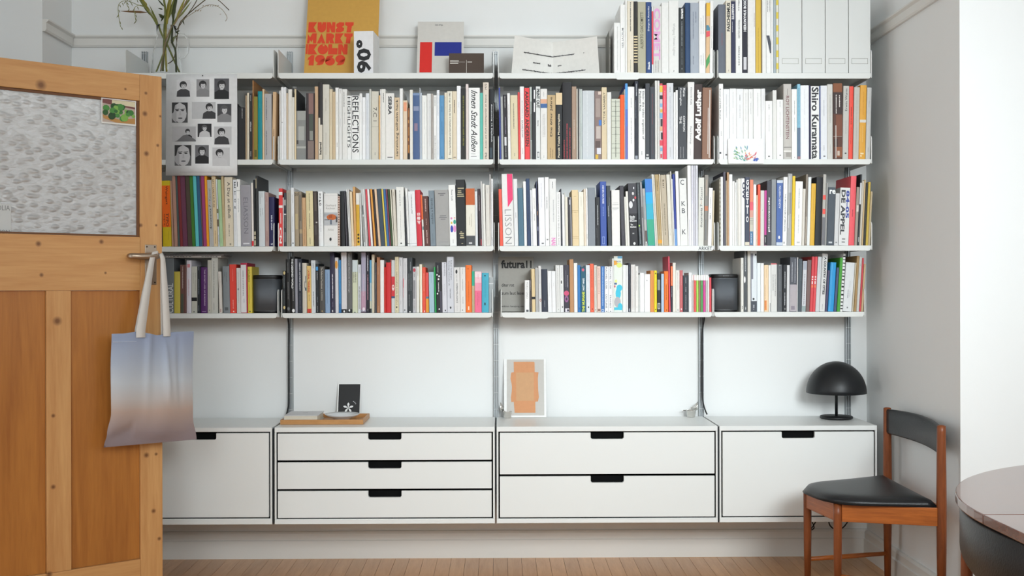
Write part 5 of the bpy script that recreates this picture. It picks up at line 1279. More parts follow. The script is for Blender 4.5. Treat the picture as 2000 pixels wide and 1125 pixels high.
stem('reed_stem', [(872, b_, -.02), (862, 700, -.01), (815, 560, 0), (835, 250, .02), (880, -20, .03), (890, -220, .03)], .004, G2, 'dark green reed stem upright in the glass pitcher', gr, leaves=[(820, 270, 865, -60, 4.4, G2)])
stem('reed_stem', [(915, b_, .01), (770, 660, 0), (690, 500, -.01), (560, 250, -.02), (430, 80, -.03), (330, -80, -.04)], .004, G1, 'green leafy stem leaning left in the glass pitcher', gr, leaves=[(505, 172, 90, 152, 2.2, mat('leaf_brown', '#7a5836', .6)), (560, 240, 400, 60, 2.6, G2), (480, 120, 370, -40, 4.5, G4), (640, 360, 500, 60, 1.8, G1), (520, 200, 440, 40, 2.0, G4)])
stem('reed_stem', [(690, b_, .02), (708, 530, .01), (722, 150, 0), (700, -30, -.01), (690, -200, -.02)], .0045, G1, 'stout dry-footed green stem in the glass pitcher', gr, leaves=[(700, 230, 625, 190, 2.2, G2), (690, 250, 640, 215, 2.2, G2), (715, 200, 660, 300, 2, G2), (715, 100, 610, -20, 1.6, G2), (690, 130, 620, 110, 1.5, G2)])
stem('dry_stem', [(758, 880, .0), (850, 780, .005), (900, 400, .01), (960, 270, .02), (1110, 130, .03), (1270, 0, .04), (1340, -60, .04)], .0022, mat('twig_brown', '#55482c', .7), 'thin brown twig leaning far right in the glass pitcher', gr, leaves=[(960, 270, 985, 345, 1.2, G2), (930, 420, 850, 445, 1.3, G2), (910, 470, 860, 430, 1.5, G2)])
stem('dry_stem', [(660, b_, 0), (705, 690, -.01), (760, 480, -.015), (880, 280, 0), (960, 120, .01), (1040, -40, .02)], .003, G3, 'straw-coloured stem crossing the others in the glass pitcher', gr, leaves=[(790, 560, 900, 480, 2.6, G1), (800, 600, 850, 520, 2.6, G1)])
sp_ = [(930, 290, 0), (1040, 220, .02), (1150, 150, .03), (1330, 65, .05), (1480, 110, .06), (1570, 230, .06), (1550, 292, .06)]
stem('grass_spray', sp_, .0011, G3, 'fine arching grass spray drooping right over the glass pitcher', gr, leaves=[(x_, 160-abs(x_-1330)*.0-(70 if 1200 < x_ < 1450 else 0)+(0 if x_ < 1450 else 40), x_+22, 130-(60 if 1200 < x_ < 1450 else 0)+(0 if x_ < 1450 else 60), .9, G3) for x_ in range(1130, 1500, 34)])
SG = mat('spray_green', '#8b8b52', .6)
for pts, lab in (([(620, 330, -.01), (480, 130, -.03), (330, 60, -.04), (180, 10, -.05), (85, 60, -.05), (80, 200, -.05), (110, 370, -.05)], 'long drooping green spray hanging farthest left of the glass pitcher'),
                 ([(600, 300, -.01), (470, 130, -.03), (380, 70, -.04), (300, 110, -.05), (305, 200, -.05), (318, 285, -.05)], 'short drooping green spray hanging beside the brown blade, glass pitcher'),
                 ([(620, 320, -.01), (500, 120, -.02), (400, 20, -.03), (270, -30, -.04), (190, 30, -.05), (225, 120, -.05)], 'curled green spray above the brown blade, glass pitcher')):
    lv_ = [(x_+(y_*7 % 9), z_, x_+(1 if k_ % 2 else -1)*28, z_+45, 1.0, SG) for k_, (x_, z_, y_) in enumerate(pts[3:])]
    stem('grass_spray', pts, .0012, SG, lab, gr, leaves=lv_+[(a_[0]*.5+c_[0]*.5, a_[1]*.5+c_[1]*.5, a_[0]*.5+c_[0]*.5+18, a_[1]*.5+c_[1]*.5+50, .9, SG) for a_, c_ in zip(pts[2:], pts[3:])])
stem('dry_stem', [(870, 420, .02), (1100, 100, .04), (1250, -120, .05), (1450, 0, .06), (1600, 140, .07)], .0018, mat('twig_brown', '#55482c'), 'bent brown twig tip hanging right above the glass pitcher', gr)
# ================================================================== things standing on the top shelf
def card(name, corners, y0, y1, th, m, label, cat, zfloor, group=None):
    """leaning flat thing; corners in photo pixels bl, br, tr, tl; y0 depth at its foot, y1 at its head"""
    bl, br, tr, tl = [P(c[0], c[1], y) for c, y in zip(corners, (y0, y0, y1, y1))]
    o = empty(name, ((bl.x+br.x)/2, y0, zfloor)); w = br.x-bl.x; bot = zfloor+.0006
    hgt = (tl.z+tr.z)/2-bot; ang = math.atan2(y1-y0, hgt); ln = math.hypot(y1-y0, hgt)
    o.rotation_euler = (-ang, 0, 0); o.location.z = bot+th*math.sin(ang)
    tag(o, label, cat, group); return o, w, ln
def panel(o, w, ln, th, m, name='board'):
    b = MB(); b.box(-w/2, w/2, 0, th, 0, ln, m); return b.build(name, o)
LET = [(t_, b__) for t_ in ('90°', 'DE STIJL', 'charmingfarmosleepingsreading', 'ayofeamandawanidenidan', 'stugend', 'Sub', 'pm', 'Bey', 'wanidenidensleepingsreading', 'acharmingfarmayofeamanda', 'futura', '11', 'diter rot', 'zum laut lesen', 'edition hansjorg mayer', 'SONOS', 'Josef Albers') for b__ in (0, .03)]
prepare(LET)
z0s = ZR[0]
o, w, ln = card('exhibition_poster', [(593, 142), (736, 142), (742, -52), (602, -52)], 4.80, 4.955, .003, None, 'mustard yellow poster with heavy orange-red lettering leaning on the wall', 'poster', z0s)
YEL, ORR = C('#d2a24e'), C('#e2492c')
panel(o, w, ln, .003, YEL, 'sheet')
q = MB()
GL = {'K': [[(0, 0), (0, 1), (.98, 1), (.62, .5), (.98, 0)]], 'U': [[(0, 1), (0, .45)]+ell(.5, .45, .5, .45, 10, 180, 360)[1:]+[(1, 1), (.56, 1), (.5, .7), (.44, 1)]], 'N': [[(0, 0), (0, 1), (.42, 1), (.62, .62), (.62, 1), (1, 1), (1, 0), (.6, 0), (.36, .45), (.36, 0)]],
      'S': [[(.95, .98), (.4, 1), (.08, .85), (.02, .62), (.2, .48), (0, .3), (.05, 0), (.6, 0), (.92, .14), (.98, .42), (.72, .55), (.98, .7)]], 'T': [[(0, 1), (1, 1), (1, .72), (.8, .6), (.72, 0), (.2, 0), (.28, .6), (.02, .72)]],
      'M': [[(0, 0), (.04, .95), (.3, .6), (.52, 1), (1, 1), (1, 0), (.66, 0), (.6, .4), (.48, .12), (.3, .35), (.24, 0)]], 'A': [[(0, 0), (.5, 1), (1, 0), (.58, 0), (.5, .24), (.42, 0)]], 'R': [[(0, 0), (0, 1), (.6, 1), (.9, .88), (.95, .65), (.8, .45), (1, 0), (.5, 0), (.36, .35), (.36, 0)]],
      'O': [ell(.5, .5, .55, .5, 18)], 'L': [[(0, 0), (0, 1), (.42, 1), (.42, .62), (1, .62), (1, 0)]], '1': [[(.2, 0), (.25, .55), (0, .5), (.1, .72), (.55, 1), (.95, 1), (.9, 0)]], '9': [ell(.5, .62, .52, .4, 16), [(.12, .04), (.5, .02), (.85, .12), (1, .45), (.98, .7), (.4, .4), (.62, .3), (.3, .24)]], '6': [ell(.5, .38, .52, .4, 16), [(.88, .96), (.5, .98), (.15, .88), (0, .55), (.02, .3), (.6, .6), (.38, .7), (.7, .76)]]}
px2 = w/143; zz = lambda py: (142-py)*px2*1.045
def word(s, xa, xb, yt, yb_):
    n = len(s); wts = [{'1': .7, 'M': 1.0}.get(c, .92) for c in s]; tot = sum(wts); x = xa
    for c, k in zip(s, wts):
        cw = (xb-xa)*k/tot
        for pts in GL[c]: q.poly([(x+cw*.02+cw*.94*u, -.0006, yb_+(yt-yb_)*v) for u, v in pts], ORR)
        if c == 'O': q.poly([(x+cw*.55+.006*math.cos(math.radians(90+36*i))*(1 if i % 2 == 0 else .45), -.0009, yb_+(yt-yb_)*.88+.006*math.sin(math.radians(90+36*i))*(1 if i % 2 == 0 else .45)) for i in range(10)], YEL)
        x += cw
X = lambda px: -w/2+(px-594)*px2
word('KUNST', X(597.5), X(688), zz(23), zz(45)); word('MARKT', X(596.5), X(687), zz(47), zz(68.5)); word('KOLN', X(599.5), X(678), zz(70), zz(92)); word('1969', X(599), X(674), zz(93), zz(115))
q.box(X(595.5), X(599), -.0009, -.0006, zz(91), zz(70), ORR)
q.build('poster_lettering', o, fix=False, kind='stuff')
# 90 degree book
o = empty('book', (PX(711, 4.70), 4.70, z0s+.0006), math.radians(-5), label='thick white book with large black 90 degree mark facing out, top shelf', cat='book')
w90, h90 = 38*4.7/F, P(711, 61, 4.7).z-z0s; d90 = .13
one(lambda b: (b.box(-w90/2, w90/2, 0, .003, 0, h90, C('#e6e6e8')), b.box(-w90/2, -w90/2+.002, .003, d90, 0, h90, C('#e6e6e8')), b.box(w90/2-.002, w90/2, .003, d90, 0, h90, C('#ececea'))), 'cover', o)
one(lambda b: b.box(-w90/2+.002, w90/2-.002, .003, d90-.003, .001, h90-.002, PAPER), 'page_block', o)
q = MB(); letter(q, '90°', -w90*.38, w90*.40, h90*.03, h90*.80, -.0006, C('#1c1d20'), 'u', .03); q.build('cover_print', o, fix=False, kind='stuff')
# De Stijl-like sheet: plain colour blocks
o, w, ln = card('art_print', [(813.5, 142), (905, 142), (905.5, 43), (814.5, 43)], 4.83, 4.93, .004, None, 'off-white print with red, blue and yellow blocks leaning on the wall', 'art print', z0s)
panel(o, w, ln, .004, C('#d6d3cd'))
s = w/91.5
def blk(xa, xb, ya, yb_, c): q = MB(); q.poly([((xa-859.5)*s, -.0006, (142-yb_)*ln/99), ((xb-859.5)*s, -.0006, (142-yb_)*ln/99), ((xb-859.5)*s, -.0006, (142-ya)*ln/99), ((xa-859.5)*s, -.0006, (142-ya)*ln/99)], C(c)); q.build('colour_block', o, fix=False)
blk(819, 843, 78.5, 130, '#e0302a'); blk(848, 901, 78.5, 102, '#26338f'); blk(818.5, 872, 136, 142, '#d9a822')
q = MB(); letter(q, 'DE STIJL', (848-859.5)*s, (864-859.5)*s, (51-142)*-ln/99, (47.8-142)*-ln/99, -.0006, C('#55565a')); q.build('printed_title', o, fix=False, kind='stuff')
o, w, ln = card('book', [(876.5, 142), (945, 142), (945.5, 105), (877, 105)], 4.76, 4.79, .008, None, 'small dark brown landscape book facing out before the colour-block print', 'book', z0s)
panel(o, w, ln, .008, mat('brown_cloth', '#54473f', .8, noise=.12, nscale=300), 'cover')
pr = C('#d8d2ca'); s = w/68.5
for xa, xb, ya, yb_ in ((879, 896, 108, 110), (879, 895, 113, 115), (913, 922, 110.5, 112), (911, 911.7, 107, 142), (879, 908, 111, 111.4), (914, 945, 136.5, 137)):
    q = MB(); q.poly([((xa-911)*s, -.0006, (142-yb_)*s), ((xb-911)*s, -.0006, (142-yb_)*s), ((xb-911)*s, -.0006, (142-ya)*s), ((xa-911)*s, -.0006, (142-ya)*s)], pr); q.build('cover_line', o, fix=False)
# open booklet standing like a fan
b = MB(); bl, tl_ = P(998.8, 142, 4.70), P(1005, 69, 4.70); cb, ct = P(1080, 142, 4.83), P(1079.5, 83, 4.83); br_, tr_ = P(1171, 142, 4.71), P(1166, 71, 4.71)
zf = z0s+.0006
for v in (bl, cb, br_): v.z = zf
PG = C('#e9e7e2')
def leaf2(a, c, d, e, t):
    off = Vector((0, t, 0)); b.raw([a, c, d, e, a+off, c+off, d+off, e+off], [(0, 1, 2, 3), (4, 7, 6, 5), (0, 4, 5, 1), (1, 5, 6, 2), (2, 6, 7, 3), (3, 7, 4, 0)], PG)
leaf2(bl, cb, ct, tl_, .004); leaf2(cb, br_, tr_, ct, .004)
fan = b.build('open_booklet', label='open white booklet standing fanned with three lines of black type', cat='booklet')
q = MB(); ink = C('#34343a')
def online(txt, left, u0, u1, v0, v1):
    vs, fs, _ = GLY[(txt, .03)]
    A, B_, C_, D_ = (bl, cb, ct, tl_) if left else (cb, br_, tr_, ct)
    out = []
    for a, c in vs:
        u, v = u0+(u1-u0)*a, v0+(v1-v0)*c; p = (A*(1-u)+B_*u)*(1-v)+(D_*(1-u)+C_*u)*v; out.append(p+Vector((0, -.0012, 0)))
    q.raw(out, fs, ink)
online('ayofeamandawanidenidan', True, .26, 1, .585, .635); online('charmingfarmosleepingsreading', False, 0, .70, .585, .64)
online('stugend', True, .50, .68, .35, .405); online('Sub', True, .87, .96, .34, .405); online('pm', False, .11, .19, .33, .37); online('Bey', False, .33, .42, .35, .41)
online('acharmingfarmayofeamanda', True, .25, 1, .13, .185); online('wanidenidensleepingsreading', False, 0, .71, .13, .19)
q.build('printed_lines', fan, fix=False, kind='stuff')
one(lambda b: (b.box(PX(1190.5, 4.72), PX(1190.5, 4.72)+.0015, 4.72, 4.87, z0s+.0006, P(1190, 68, 4.80).z, mat('bookend_plate', '#6a665c', .5, .4)), b.box(PX(1190.5, 4.72)+.0015, PX(1190.5, 4.72)+.006, 4.72, 4.87, z0s+.0003, z0s+.0006, STEEL)), 'bookend', label='dark grey metal bookend plate beside the open booklet', cat='bookend')
# archive boxes
xs = [(1380+a/5.882, 1380+c/5.882) for a, c in ((835, 1100), (1104, 1367), (1371, 1635), (1639, 1890))]
BX = mat('archive_card', '#dcdedc', .5)
XN = ['beside the books', 'second from the books', 'third from the books', 'at the shelf end by the alcove wall']
for i, (a, c) in enumerate(xs):
    Y = YS+.004; x0, x1 = PX(a, Y)+.0004, PX(c, Y)-.0004; h = .325
    o = empty('archive_box', ((x0+x1)/2, Y, z0s+.0006), label='tall pale grey archive box on top shelf, '+XN[i], cat='archive box', group='archive boxes on the top shelf'); hw = (x1-x0)/2
    one(lambda b: b.box(-hw, hw, 0, .255, 0, h, BX), 'box_body', o, bevel=.001)
    zc_ = P((a+c)/2, 119.8, Y).z-z0s
    def frame(b):
        m = mat('label_frame', '#8e8c84', .4, .5); A, B_ = .034, .0115
        b.box(-A, A, -.0012, -.0001, zc_+B_-.0012, zc_+B_, m); b.box(-A, A, -.0012, -.0001, zc_-B_, zc_-B_+.0012, m); b.box(-A, -A+.0012, -.0012, -.0001, zc_-B_, zc_+B_, m); b.box(A-.0012, A, -.0012, -.0001, zc_-B_, zc_+B_, m)
    one(frame, 'label_holder', o)
# ================================================================== small cards and facing books on lower shelves
o, w, ln = card('greeting_card', [(1422.5, 318.5), (1492, 321.5), (1494, 272), (1425, 270)], YS-.009, YS-.002, .0012, None, 'white card printed with coloured leaves, leaning before the white books', 'card', ZR[1]-.030)
o.location.z = P(1457, 319.5, YS-.009).z; ln = P(1457, 271, YS).z-o.location.z
panel(o, w, ln, .0012, C('#eeeeec'), 'card_sheet')
q = MB(); rr = random.Random(4); s = w/70
for i in range(84):
    grp = rr.choice([0, 0, 0, 1, 1, 2]) if i > 20 else [0, 1, 2][i % 3]
    cx, cz = {0: (rr.uniform(-24, 4), rr.uniform(6, 34)), 1: (rr.uniform(-4, 20), rr.uniform(7, 25)), 2: (rr.uniform(16, 23), rr.uniform(5, 10))}[grp]
    c = {0: ['#5aa89a', '#7fb8a0', '#9ab87a', '#6a9cc0', '#4f9aa0'], 1: ['#e8707a', '#d84a60', '#f09a80', '#e6a04a', '#c8506a'], 2: ['#4a6cc0', '#3a5ab0']}[grp][i % 5 if grp < 2 else i % 2]
    an = math.atan2(cz-2, cx*1.2)+rr.uniform(-.3, .3); L_ = rr.uniform(4, 8); W_ = 1.0
    dx, dz = math.cos(an), math.sin(an)
    q.poly([((cx-dx*L_/2)*s, -.0006-.00002*i, (cz-dz*L_/2)*s), ((cx-dz*W_)*s, -.0006-.00002*i, (cz+dx*W_)*s), ((cx+dx*L_/2)*s, -.0006-.00002*i, (cz+dz*L_/2)*s), ((cx+dz*W_)*s, -.0006-.00002*i, (cz-dx*W_)*s)], C(c))
q.build('printed_leaves', o, fix=False, kind='stuff')
o, w, ln = card('book', [(973.5, 610), (1043, 610), (1043, 502.5), (974, 502.5)], 4.885, 4.925, .012, None, 'grey softcover book lettered futura 11, facing out on lowest shelf', 'book', ZR[3])
panel(o, w, ln, .012, C('#a09d96'), 'cover')
q = MB(); s = w/69.5; Zf = lambda py: (610-py)*ln/107.5; Xf = lambda px: (px-1008.4)*s
ink2 = C('#1b1b1b')
for t_, bo, xa, xb, ya, yb_ in (('futura', .03, 979, 1026, 525.5, 509), ('11', .03, 1028, 1039, 524.5, 510), ('diter rot', 0, 980, 1004.5, 561.5, 555), ('zum laut lesen', 0, 980, 1026, 577.5, 571), ('edition hansjorg mayer', 0, 980, 1030, 602.5, 598.5)):
    letter(q, t_, Xf(xa), Xf(xb), Zf(ya), Zf(yb_), -.0006, ink2, 'h', bo)
q.build('cover_print', o, fix=False, kind='stuff')
# two magazines lying flat on the books of the lowest shelf, door-side bay
zt_ = max(b2['z']+b2['h'] for b2 in shelf_groups[(3, 0)][:12])+.0008
for i, (xa, xb, zz0, th, c, nm) in enumerate(((300, 432, 0, .0085, '#d2d1ce', 'pale grey magazine lying flat on the upright books, lowest shelf, door-side bay'), (318, 437, .009, .0055, '#a9aab0', 'thin blue-grey magazine topmost on the flat pale one, lowest shelf'))):
    x0, x1 = PX(xa, YS3+.01), PX(xb, YS3+.01); b = MB()
    b.box(x0, x1, YS3+.008+i*.004, YS3+.16, zt_+zz0, zt_+zz0+th, C(c))
    mg = b.build('magazine', bevel=.0008, label=nm, cat='magazine')
    q = MB(); rr = random.Random(i); x = x0+.01
    while x < x1-.02:
        g = rr.uniform(.003, .012); q.poly([(x, YS3+.0074+i*.004, zt_+zz0+th*.35), (x+g, YS3+.0074+i*.004, zt_+zz0+th*.35), (x+g, YS3+.0074+i*.004, zt_+zz0+th*.65), (x, YS3+.0074+i*.004, zt_+zz0+th*.65)], C('#4d4e52')); x += g+rr.uniform(.001, .006)
        if rr.random() < .08: x += .04
    q.build('spine_print', mg, fix=False, kind='stuff')
# ================================================================== loudspeakers
GRL = mat('speaker_grille', '#63686e', .4, .5, bump=.5, bscale=1400)
for i, (px, lab) in enumerate(((518.5, 'black and graphite wireless speaker beside yellow book, door-side bay'), (1417, 'black and graphite wireless speaker standing in the lamp bay'))):
    Yc = YS3+.062; x = PX(px, YS3+.01); o = empty('wireless_speaker', (x, Yc, ZR[3]+.0006), label=lab, cat='speaker', group='wireless speakers on the lowest shelf')
    A = .0575
    rp_ = rrect(-A, A, -A, A, .036, n=7)
    def lay(b, z0, z1, k0, k1, m): b.prism([(u*k0, v*k0) for u, v in rp_], z0, z1, m, XY, True)
    one(lambda b: lay(b, 0, .008, .95, .95, BLACKP), 'foot', o, bevel=.002)
    one(lambda b: lay(b, .0095, .142, .985, 1, GRL), 'grille', o)
    one(lambda b: lay(b, .008, .0095, .98, .98, mat('bright_ring', '#8a8d90', .3, .8)), 'edge_ring', o)  # bright ring put in for the highlight along the bottom edge
    one(lambda b: (lay(b, .142, .1435, .97, 1, mat('bright_ring', '#8a8d90', .3, .8)),), 'edge_ring', o)
    cp = one(lambda b: lay(b, .1435, .160, 1, 1, BLACKP), 'top_cap', o, bevel=.003)
    if i:
        q = MB(); letter(q, 'SONOS', -.012, .012, .1505, .1545, -A-.0006, C('#6a6d70'), 'h', .03); q.build('name_print', cp, fix=False, kind='stuff')
# ================================================================== on the cabinets
zt = ZT+.0006
# tray
xa, xb = P(547.5, 829, 4.715).x, P(709.5, 829, 4.715).x; ya, yb = 4.712, 4.945
TW = wood('oiled_beech', '#c8935c', '#b37d47', (1.5, 8, 8), 5, .4)
tr = empty('wooden_tray', ((xa+xb)/2, (ya+yb)/2, zt), label='shallow beech tray on the three-drawer cabinet', cat='tray'); hw, hd = (xb-xa)/2, (yb-ya)/2
one(lambda b: b.box(-hw+.007, hw-.007, -hd+.007, hd-.007, .001, .005, TW), 'tray_base', tr)
for f in (lambda b: b.box(-hw, hw, -hd, -hd+.007, 0, .020, TW), lambda b: b.box(-hw, hw, hd-.007, hd, 0, .020, TW), lambda b: b.box(-hw, -hw+.007, -hd+.0072, hd-.0072, 0, .020, TW), lambda b: b.box(hw-.007, hw, -hd+.0072, hd-.0072, 0, .020, TW)):
    one(f, 'tray_side', tr, bevel=.001)
zt2 = zt+.0056
x0, x1 = PX(554.5, 4.74), PX(621, 4.74)
bkf = empty('book', ((x0+x1)/2, 4.735, zt2), label='thick white book lying flat in the wooden tray', cat='book'); hw_ = (x1-x0)/2
one(lambda b: (b.box(-hw_, hw_, 0, .17, 0, .002, C('#dad6d0')), b.box(-hw_, hw_, 0, .17, .028, .030, C('#d8d8da')), b.box(-hw_, -hw_+.002, 0, .17, .002, .028, C('#dad6d0'))), 'cover', bkf)
one(lambda b: b.box(-hw_+.002, hw_-.004, .003, .167, .002, .028, PAPER), 'page_block', bkf)
q = MB(); q.box(-.01, .012, .10, .104, .0302, .0304, C('#8a8a90')); q.build('cover_print', bkf, fix=False, kind='stuff')
pcn = PZ(671.5, 811, zt+.02); r_ = 34*4.82/F
CER = mat('white_glaze', '#e2e4e6', .18, noise=.02, nscale=20)
one(lambda b: b.lathe([(0, 0), (r_*.42, 0), (r_*.44, .004), (r_*.5, .007), (r_*.85, .018), (r_*1.0, .026), (r_*.985, .0275), (r_*.84, .0215), (r_*.5, .011), (0, .010)], 40, CER, (pcn.x, 4.825, zt2)), 'shallow_bowl', label='shallow white ceramic bowl in the wooden tray', cat='bowl')
o, w, ln = card('postcard', [(657.5, 806), (702.5, 806), (704.3, 748.8), (661.3, 748.8)], 4.952, 4.995, .001, None, 'black postcard with a white five-petal flower, leaning behind the tray', 'postcard', ZT)
panel(o, w, ln, .001, C('#ececea'), 'card_sheet')
q = MB(); q.poly([(-w/2+.005, -.0004, .004), (w/2-.002, -.0004, .004), (w/2-.002, -.0004, ln-.004), (-w/2+.005, -.0004, ln-.004)], C('#1b1b1d'))
fx, fz = (680-680.5)*w/45, ln*.29
for i in range(5):
    a = math.radians(90+72*i); d = (math.cos(a), math.sin(a)); L_ = w*.235
    pts = [(fx, fz)]+[(fx+d[0]*L_*t-d[1]*L_*.2*math.sin(math.pi*t**1.4)*1, fz+d[1]*L_*t+d[0]*L_*.2*math.sin(math.pi*t**1.4)) for t in (.35, .6, .8, .95)]+[(fx+d[0]*L_, fz+d[1]*L_)]+[(fx+d[0]*L_*t+d[1]*L_*.2*math.sin(math.pi*t**1.4), fz+d[1]*L_*t-d[0]*L_*.2*math.sin(math.pi*t**1.4)) for t in (.95, .8, .6, .35)]
    q.poly([(u, -.0008, v) for u, v in pts], C('#eeeeee'))
for u, v in ((.21, .47), (.27, .44), (.30, .405)): q.poly([(x_, -.0008, z_) for x_, z_ in ell(w*u, ln*v, w*.03, w*.018, 7)], C('#c9c9cb'))
q.build('printed_flower', o, fix=False, kind='stuff')
# collage
o, w, ln = card('collage', [(984.5, 813.5), (1067, 813.5), (1067.5, 701), (984.5, 701)], 4.945, 4.993, .003, None, 'white-bordered collage of a torn orange paper shape on grey, leaning on the wall', 'collage', ZT)
panel(o, w, ln, .003, C('#efefed'), 'mount')
sx_, sz_ = w/(890-198), ln/(1000-88)
Kp = lambda pts, y: [((u-544)*sx_, y, (1000-v)*sz_) for u, v in pts]
q = MB(); q.poly(Kp([(242, 972), (858, 972), (858, 100), (246, 100)], -.0006), C('#c4c0ba')); q.build('grey_sheet', o, fix=False)
q = MB(); q.prism([(u, v) for u, _, v in Kp([(372, 930), (358, 760), (318, 765), (312, 690), (325, 600), (330, 530), (322, 470), (306, 400), (318, 305), (362, 300), (360, 135), (695, 135), (704, 150), (706, 300), (768, 303), (756, 400), (760, 560), (770, 690), (756, 755), (712, 762), (712, 930)], 0)], -.0016, -.0007, C('#d08f5e'), XZ)
oo = q.build('torn_paper', o)
q = MB(); q.prism([(u, v) for u, _, v in Kp([(398, 745), (690, 745), (690, 305), (398, 305)], 0)], -.0020, -.0017, C('#cb9a6c'), XZ); q.build('paper_window', oo)
# silver tealight cups with folded reflector
CHR = mat('polished_silver', '#e2e0dc', .22, .92)
for i, (px, py, r_, lab) in enumerate(((991, 816, 9.0, 'small silver tealight cup with folded reflector beside the collage'), (1347, 812.5, 9.2, 'small silver tealight cup with folded reflector before the bare wall'))):
    c = PZ(px, py, zt); c.y = min(c.y, 4.94); R_ = r_*c.y/F
    o = empty('tealight_holder', (c.x, c.y, zt), label=lab, cat='candle holder', group='silver tealight holders on the cabinets')
    one(lambda b: b.lathe([(0, 0), (R_*.78, 0), (R_*.82, .002), (R_, .028), (R_*1.03, .029), (R_*.97, .028), (R_*.78, .004), (0, .003)], 28, CHR), 'cup', o)
    sg = 1 if i == 0 else -1
    vs = []
    for j in range(9):
        t = j/8; x = (-R_*1.5+t*R_*3.3)*sg; zz_ = .066-.045*t-.012*math.sin(math.pi*t); yy_ = .012+.022*math.sin(math.pi*t*.9)
        vs += [(x, yy_, max(.024, zz_*.45)), (x, yy_-.004*math.sin(math.pi*t), max(zz_, .0285))]
    fs = [(j*2, j*2+2, j*2+3, j*2+1) for j in range(8)]
    q = MB(); q.raw(vs, fs, CHR, True); rf = q.build('reflector', o, fix=False)
    so = rf.modifiers.new('solid', 'SOLIDIFY'); so.thickness = .0012
# dome lamp
lc = PZ(1632.5, 813, zt); yl = 4.862; xl_ = PX(1633, yl); s = yl/F
lamp = empty('table_lamp', (xl_, yl, zt), label='black metal table lamp with half-dome shade on the lamp cabinet', cat='lamp')
zd0, zd1 = P(1633, 767, yl).z-zt, P(1633, 705.5, yl).z-zt; rd = 57.5*s; rb = 31.5*s
one(lambda b: b.lathe([(0, 0), (rb*.94, 0), (rb, .003), (rb, .010), (rb*.95, .0125), (0, .0125)], 36, BLACKM), 'base', lamp)
one(lambda b: b.lathe([(0, .0125), (.0062, .0125), (.0062, zd1-.02), (0, zd1-.02)], 14, BLACKM), 'pole', lamp)
hd_ = zd1-zd0
one(lambda b: b.lathe([(0, zd1)]+[(rd*math.sin(a), zd0+hd_*math.cos(a)) for a in [i*math.pi/2/14 for i in range(1, 15)]]+[(rd*.985, zd0-.001)]+[(rd*.98*math.sin(a), zd0+(hd_-.003)*math.cos(a)) for a in [i*math.pi/2/14 for i in range(14, 0, -1)]]+[(0, zd1-.003)], 48, BLACKM), 'shade', lamp)
# cords
CRD = mat('black_cord', '#121316', .55)
def cord(pts, r, label):
    pp = [P(*q) for q in pts]; cv = []
    for i in range(len(pp)-1):
        p0, p1, p2, p3 = pp[max(i-1, 0)], pp[i], pp[i+1], pp[min(i+2, len(pp)-1)]
        for k in range(5):
            t = k/5; cv.append(.5*((2*p1)+(-p0+p2)*t+(2*p0-5*p1+4*p2-p3)*t*t+(-p0+3*p1-3*p2+p3)*t**3))
    cv.append(pp[-1]); b = MB(); b.tube(cv, r, 8, CRD); b.build('power_cord', label=label, cat='power cord', group='power cords')
cord([(1376, 600, 4.93), (1375.5, 622, 4.955), (1371.8, 650, 4.967), (1371.5, 700, 4.968), (1371.5, 760, 4.968), (1373, 784, 4.96), (1377, 800, 4.955), (1381, 809.5, 4.95)], .0032, 'black power cord running down the track behind the lamp-bay speaker')
cord([(562, 600, 4.95), (562.5, 622, 4.966), (564.3, 640, 4.972), (564, 700, 4.972), (564, 780, 4.972), (562, 800, 4.965), (559, 811, 4.95)], .0034, 'black power cord running down the track by the tray')
cord([(1583, 1012, 4.9), (1590, 1030, 4.92), (1584, 1034, 4.93), (1598, 1012, 4.9)], .0025, 'short black cord loop under the lamp cabinet by the chair leg')
cord([(1617, 1010, 4.9), (1621, 1026, 4.92), (1632, 1034, 4.93), (1647, 1030, 4.92), (1660, 1012, 4.9)], .0028, 'wide black cord loop sagging under the lamp cabinet')
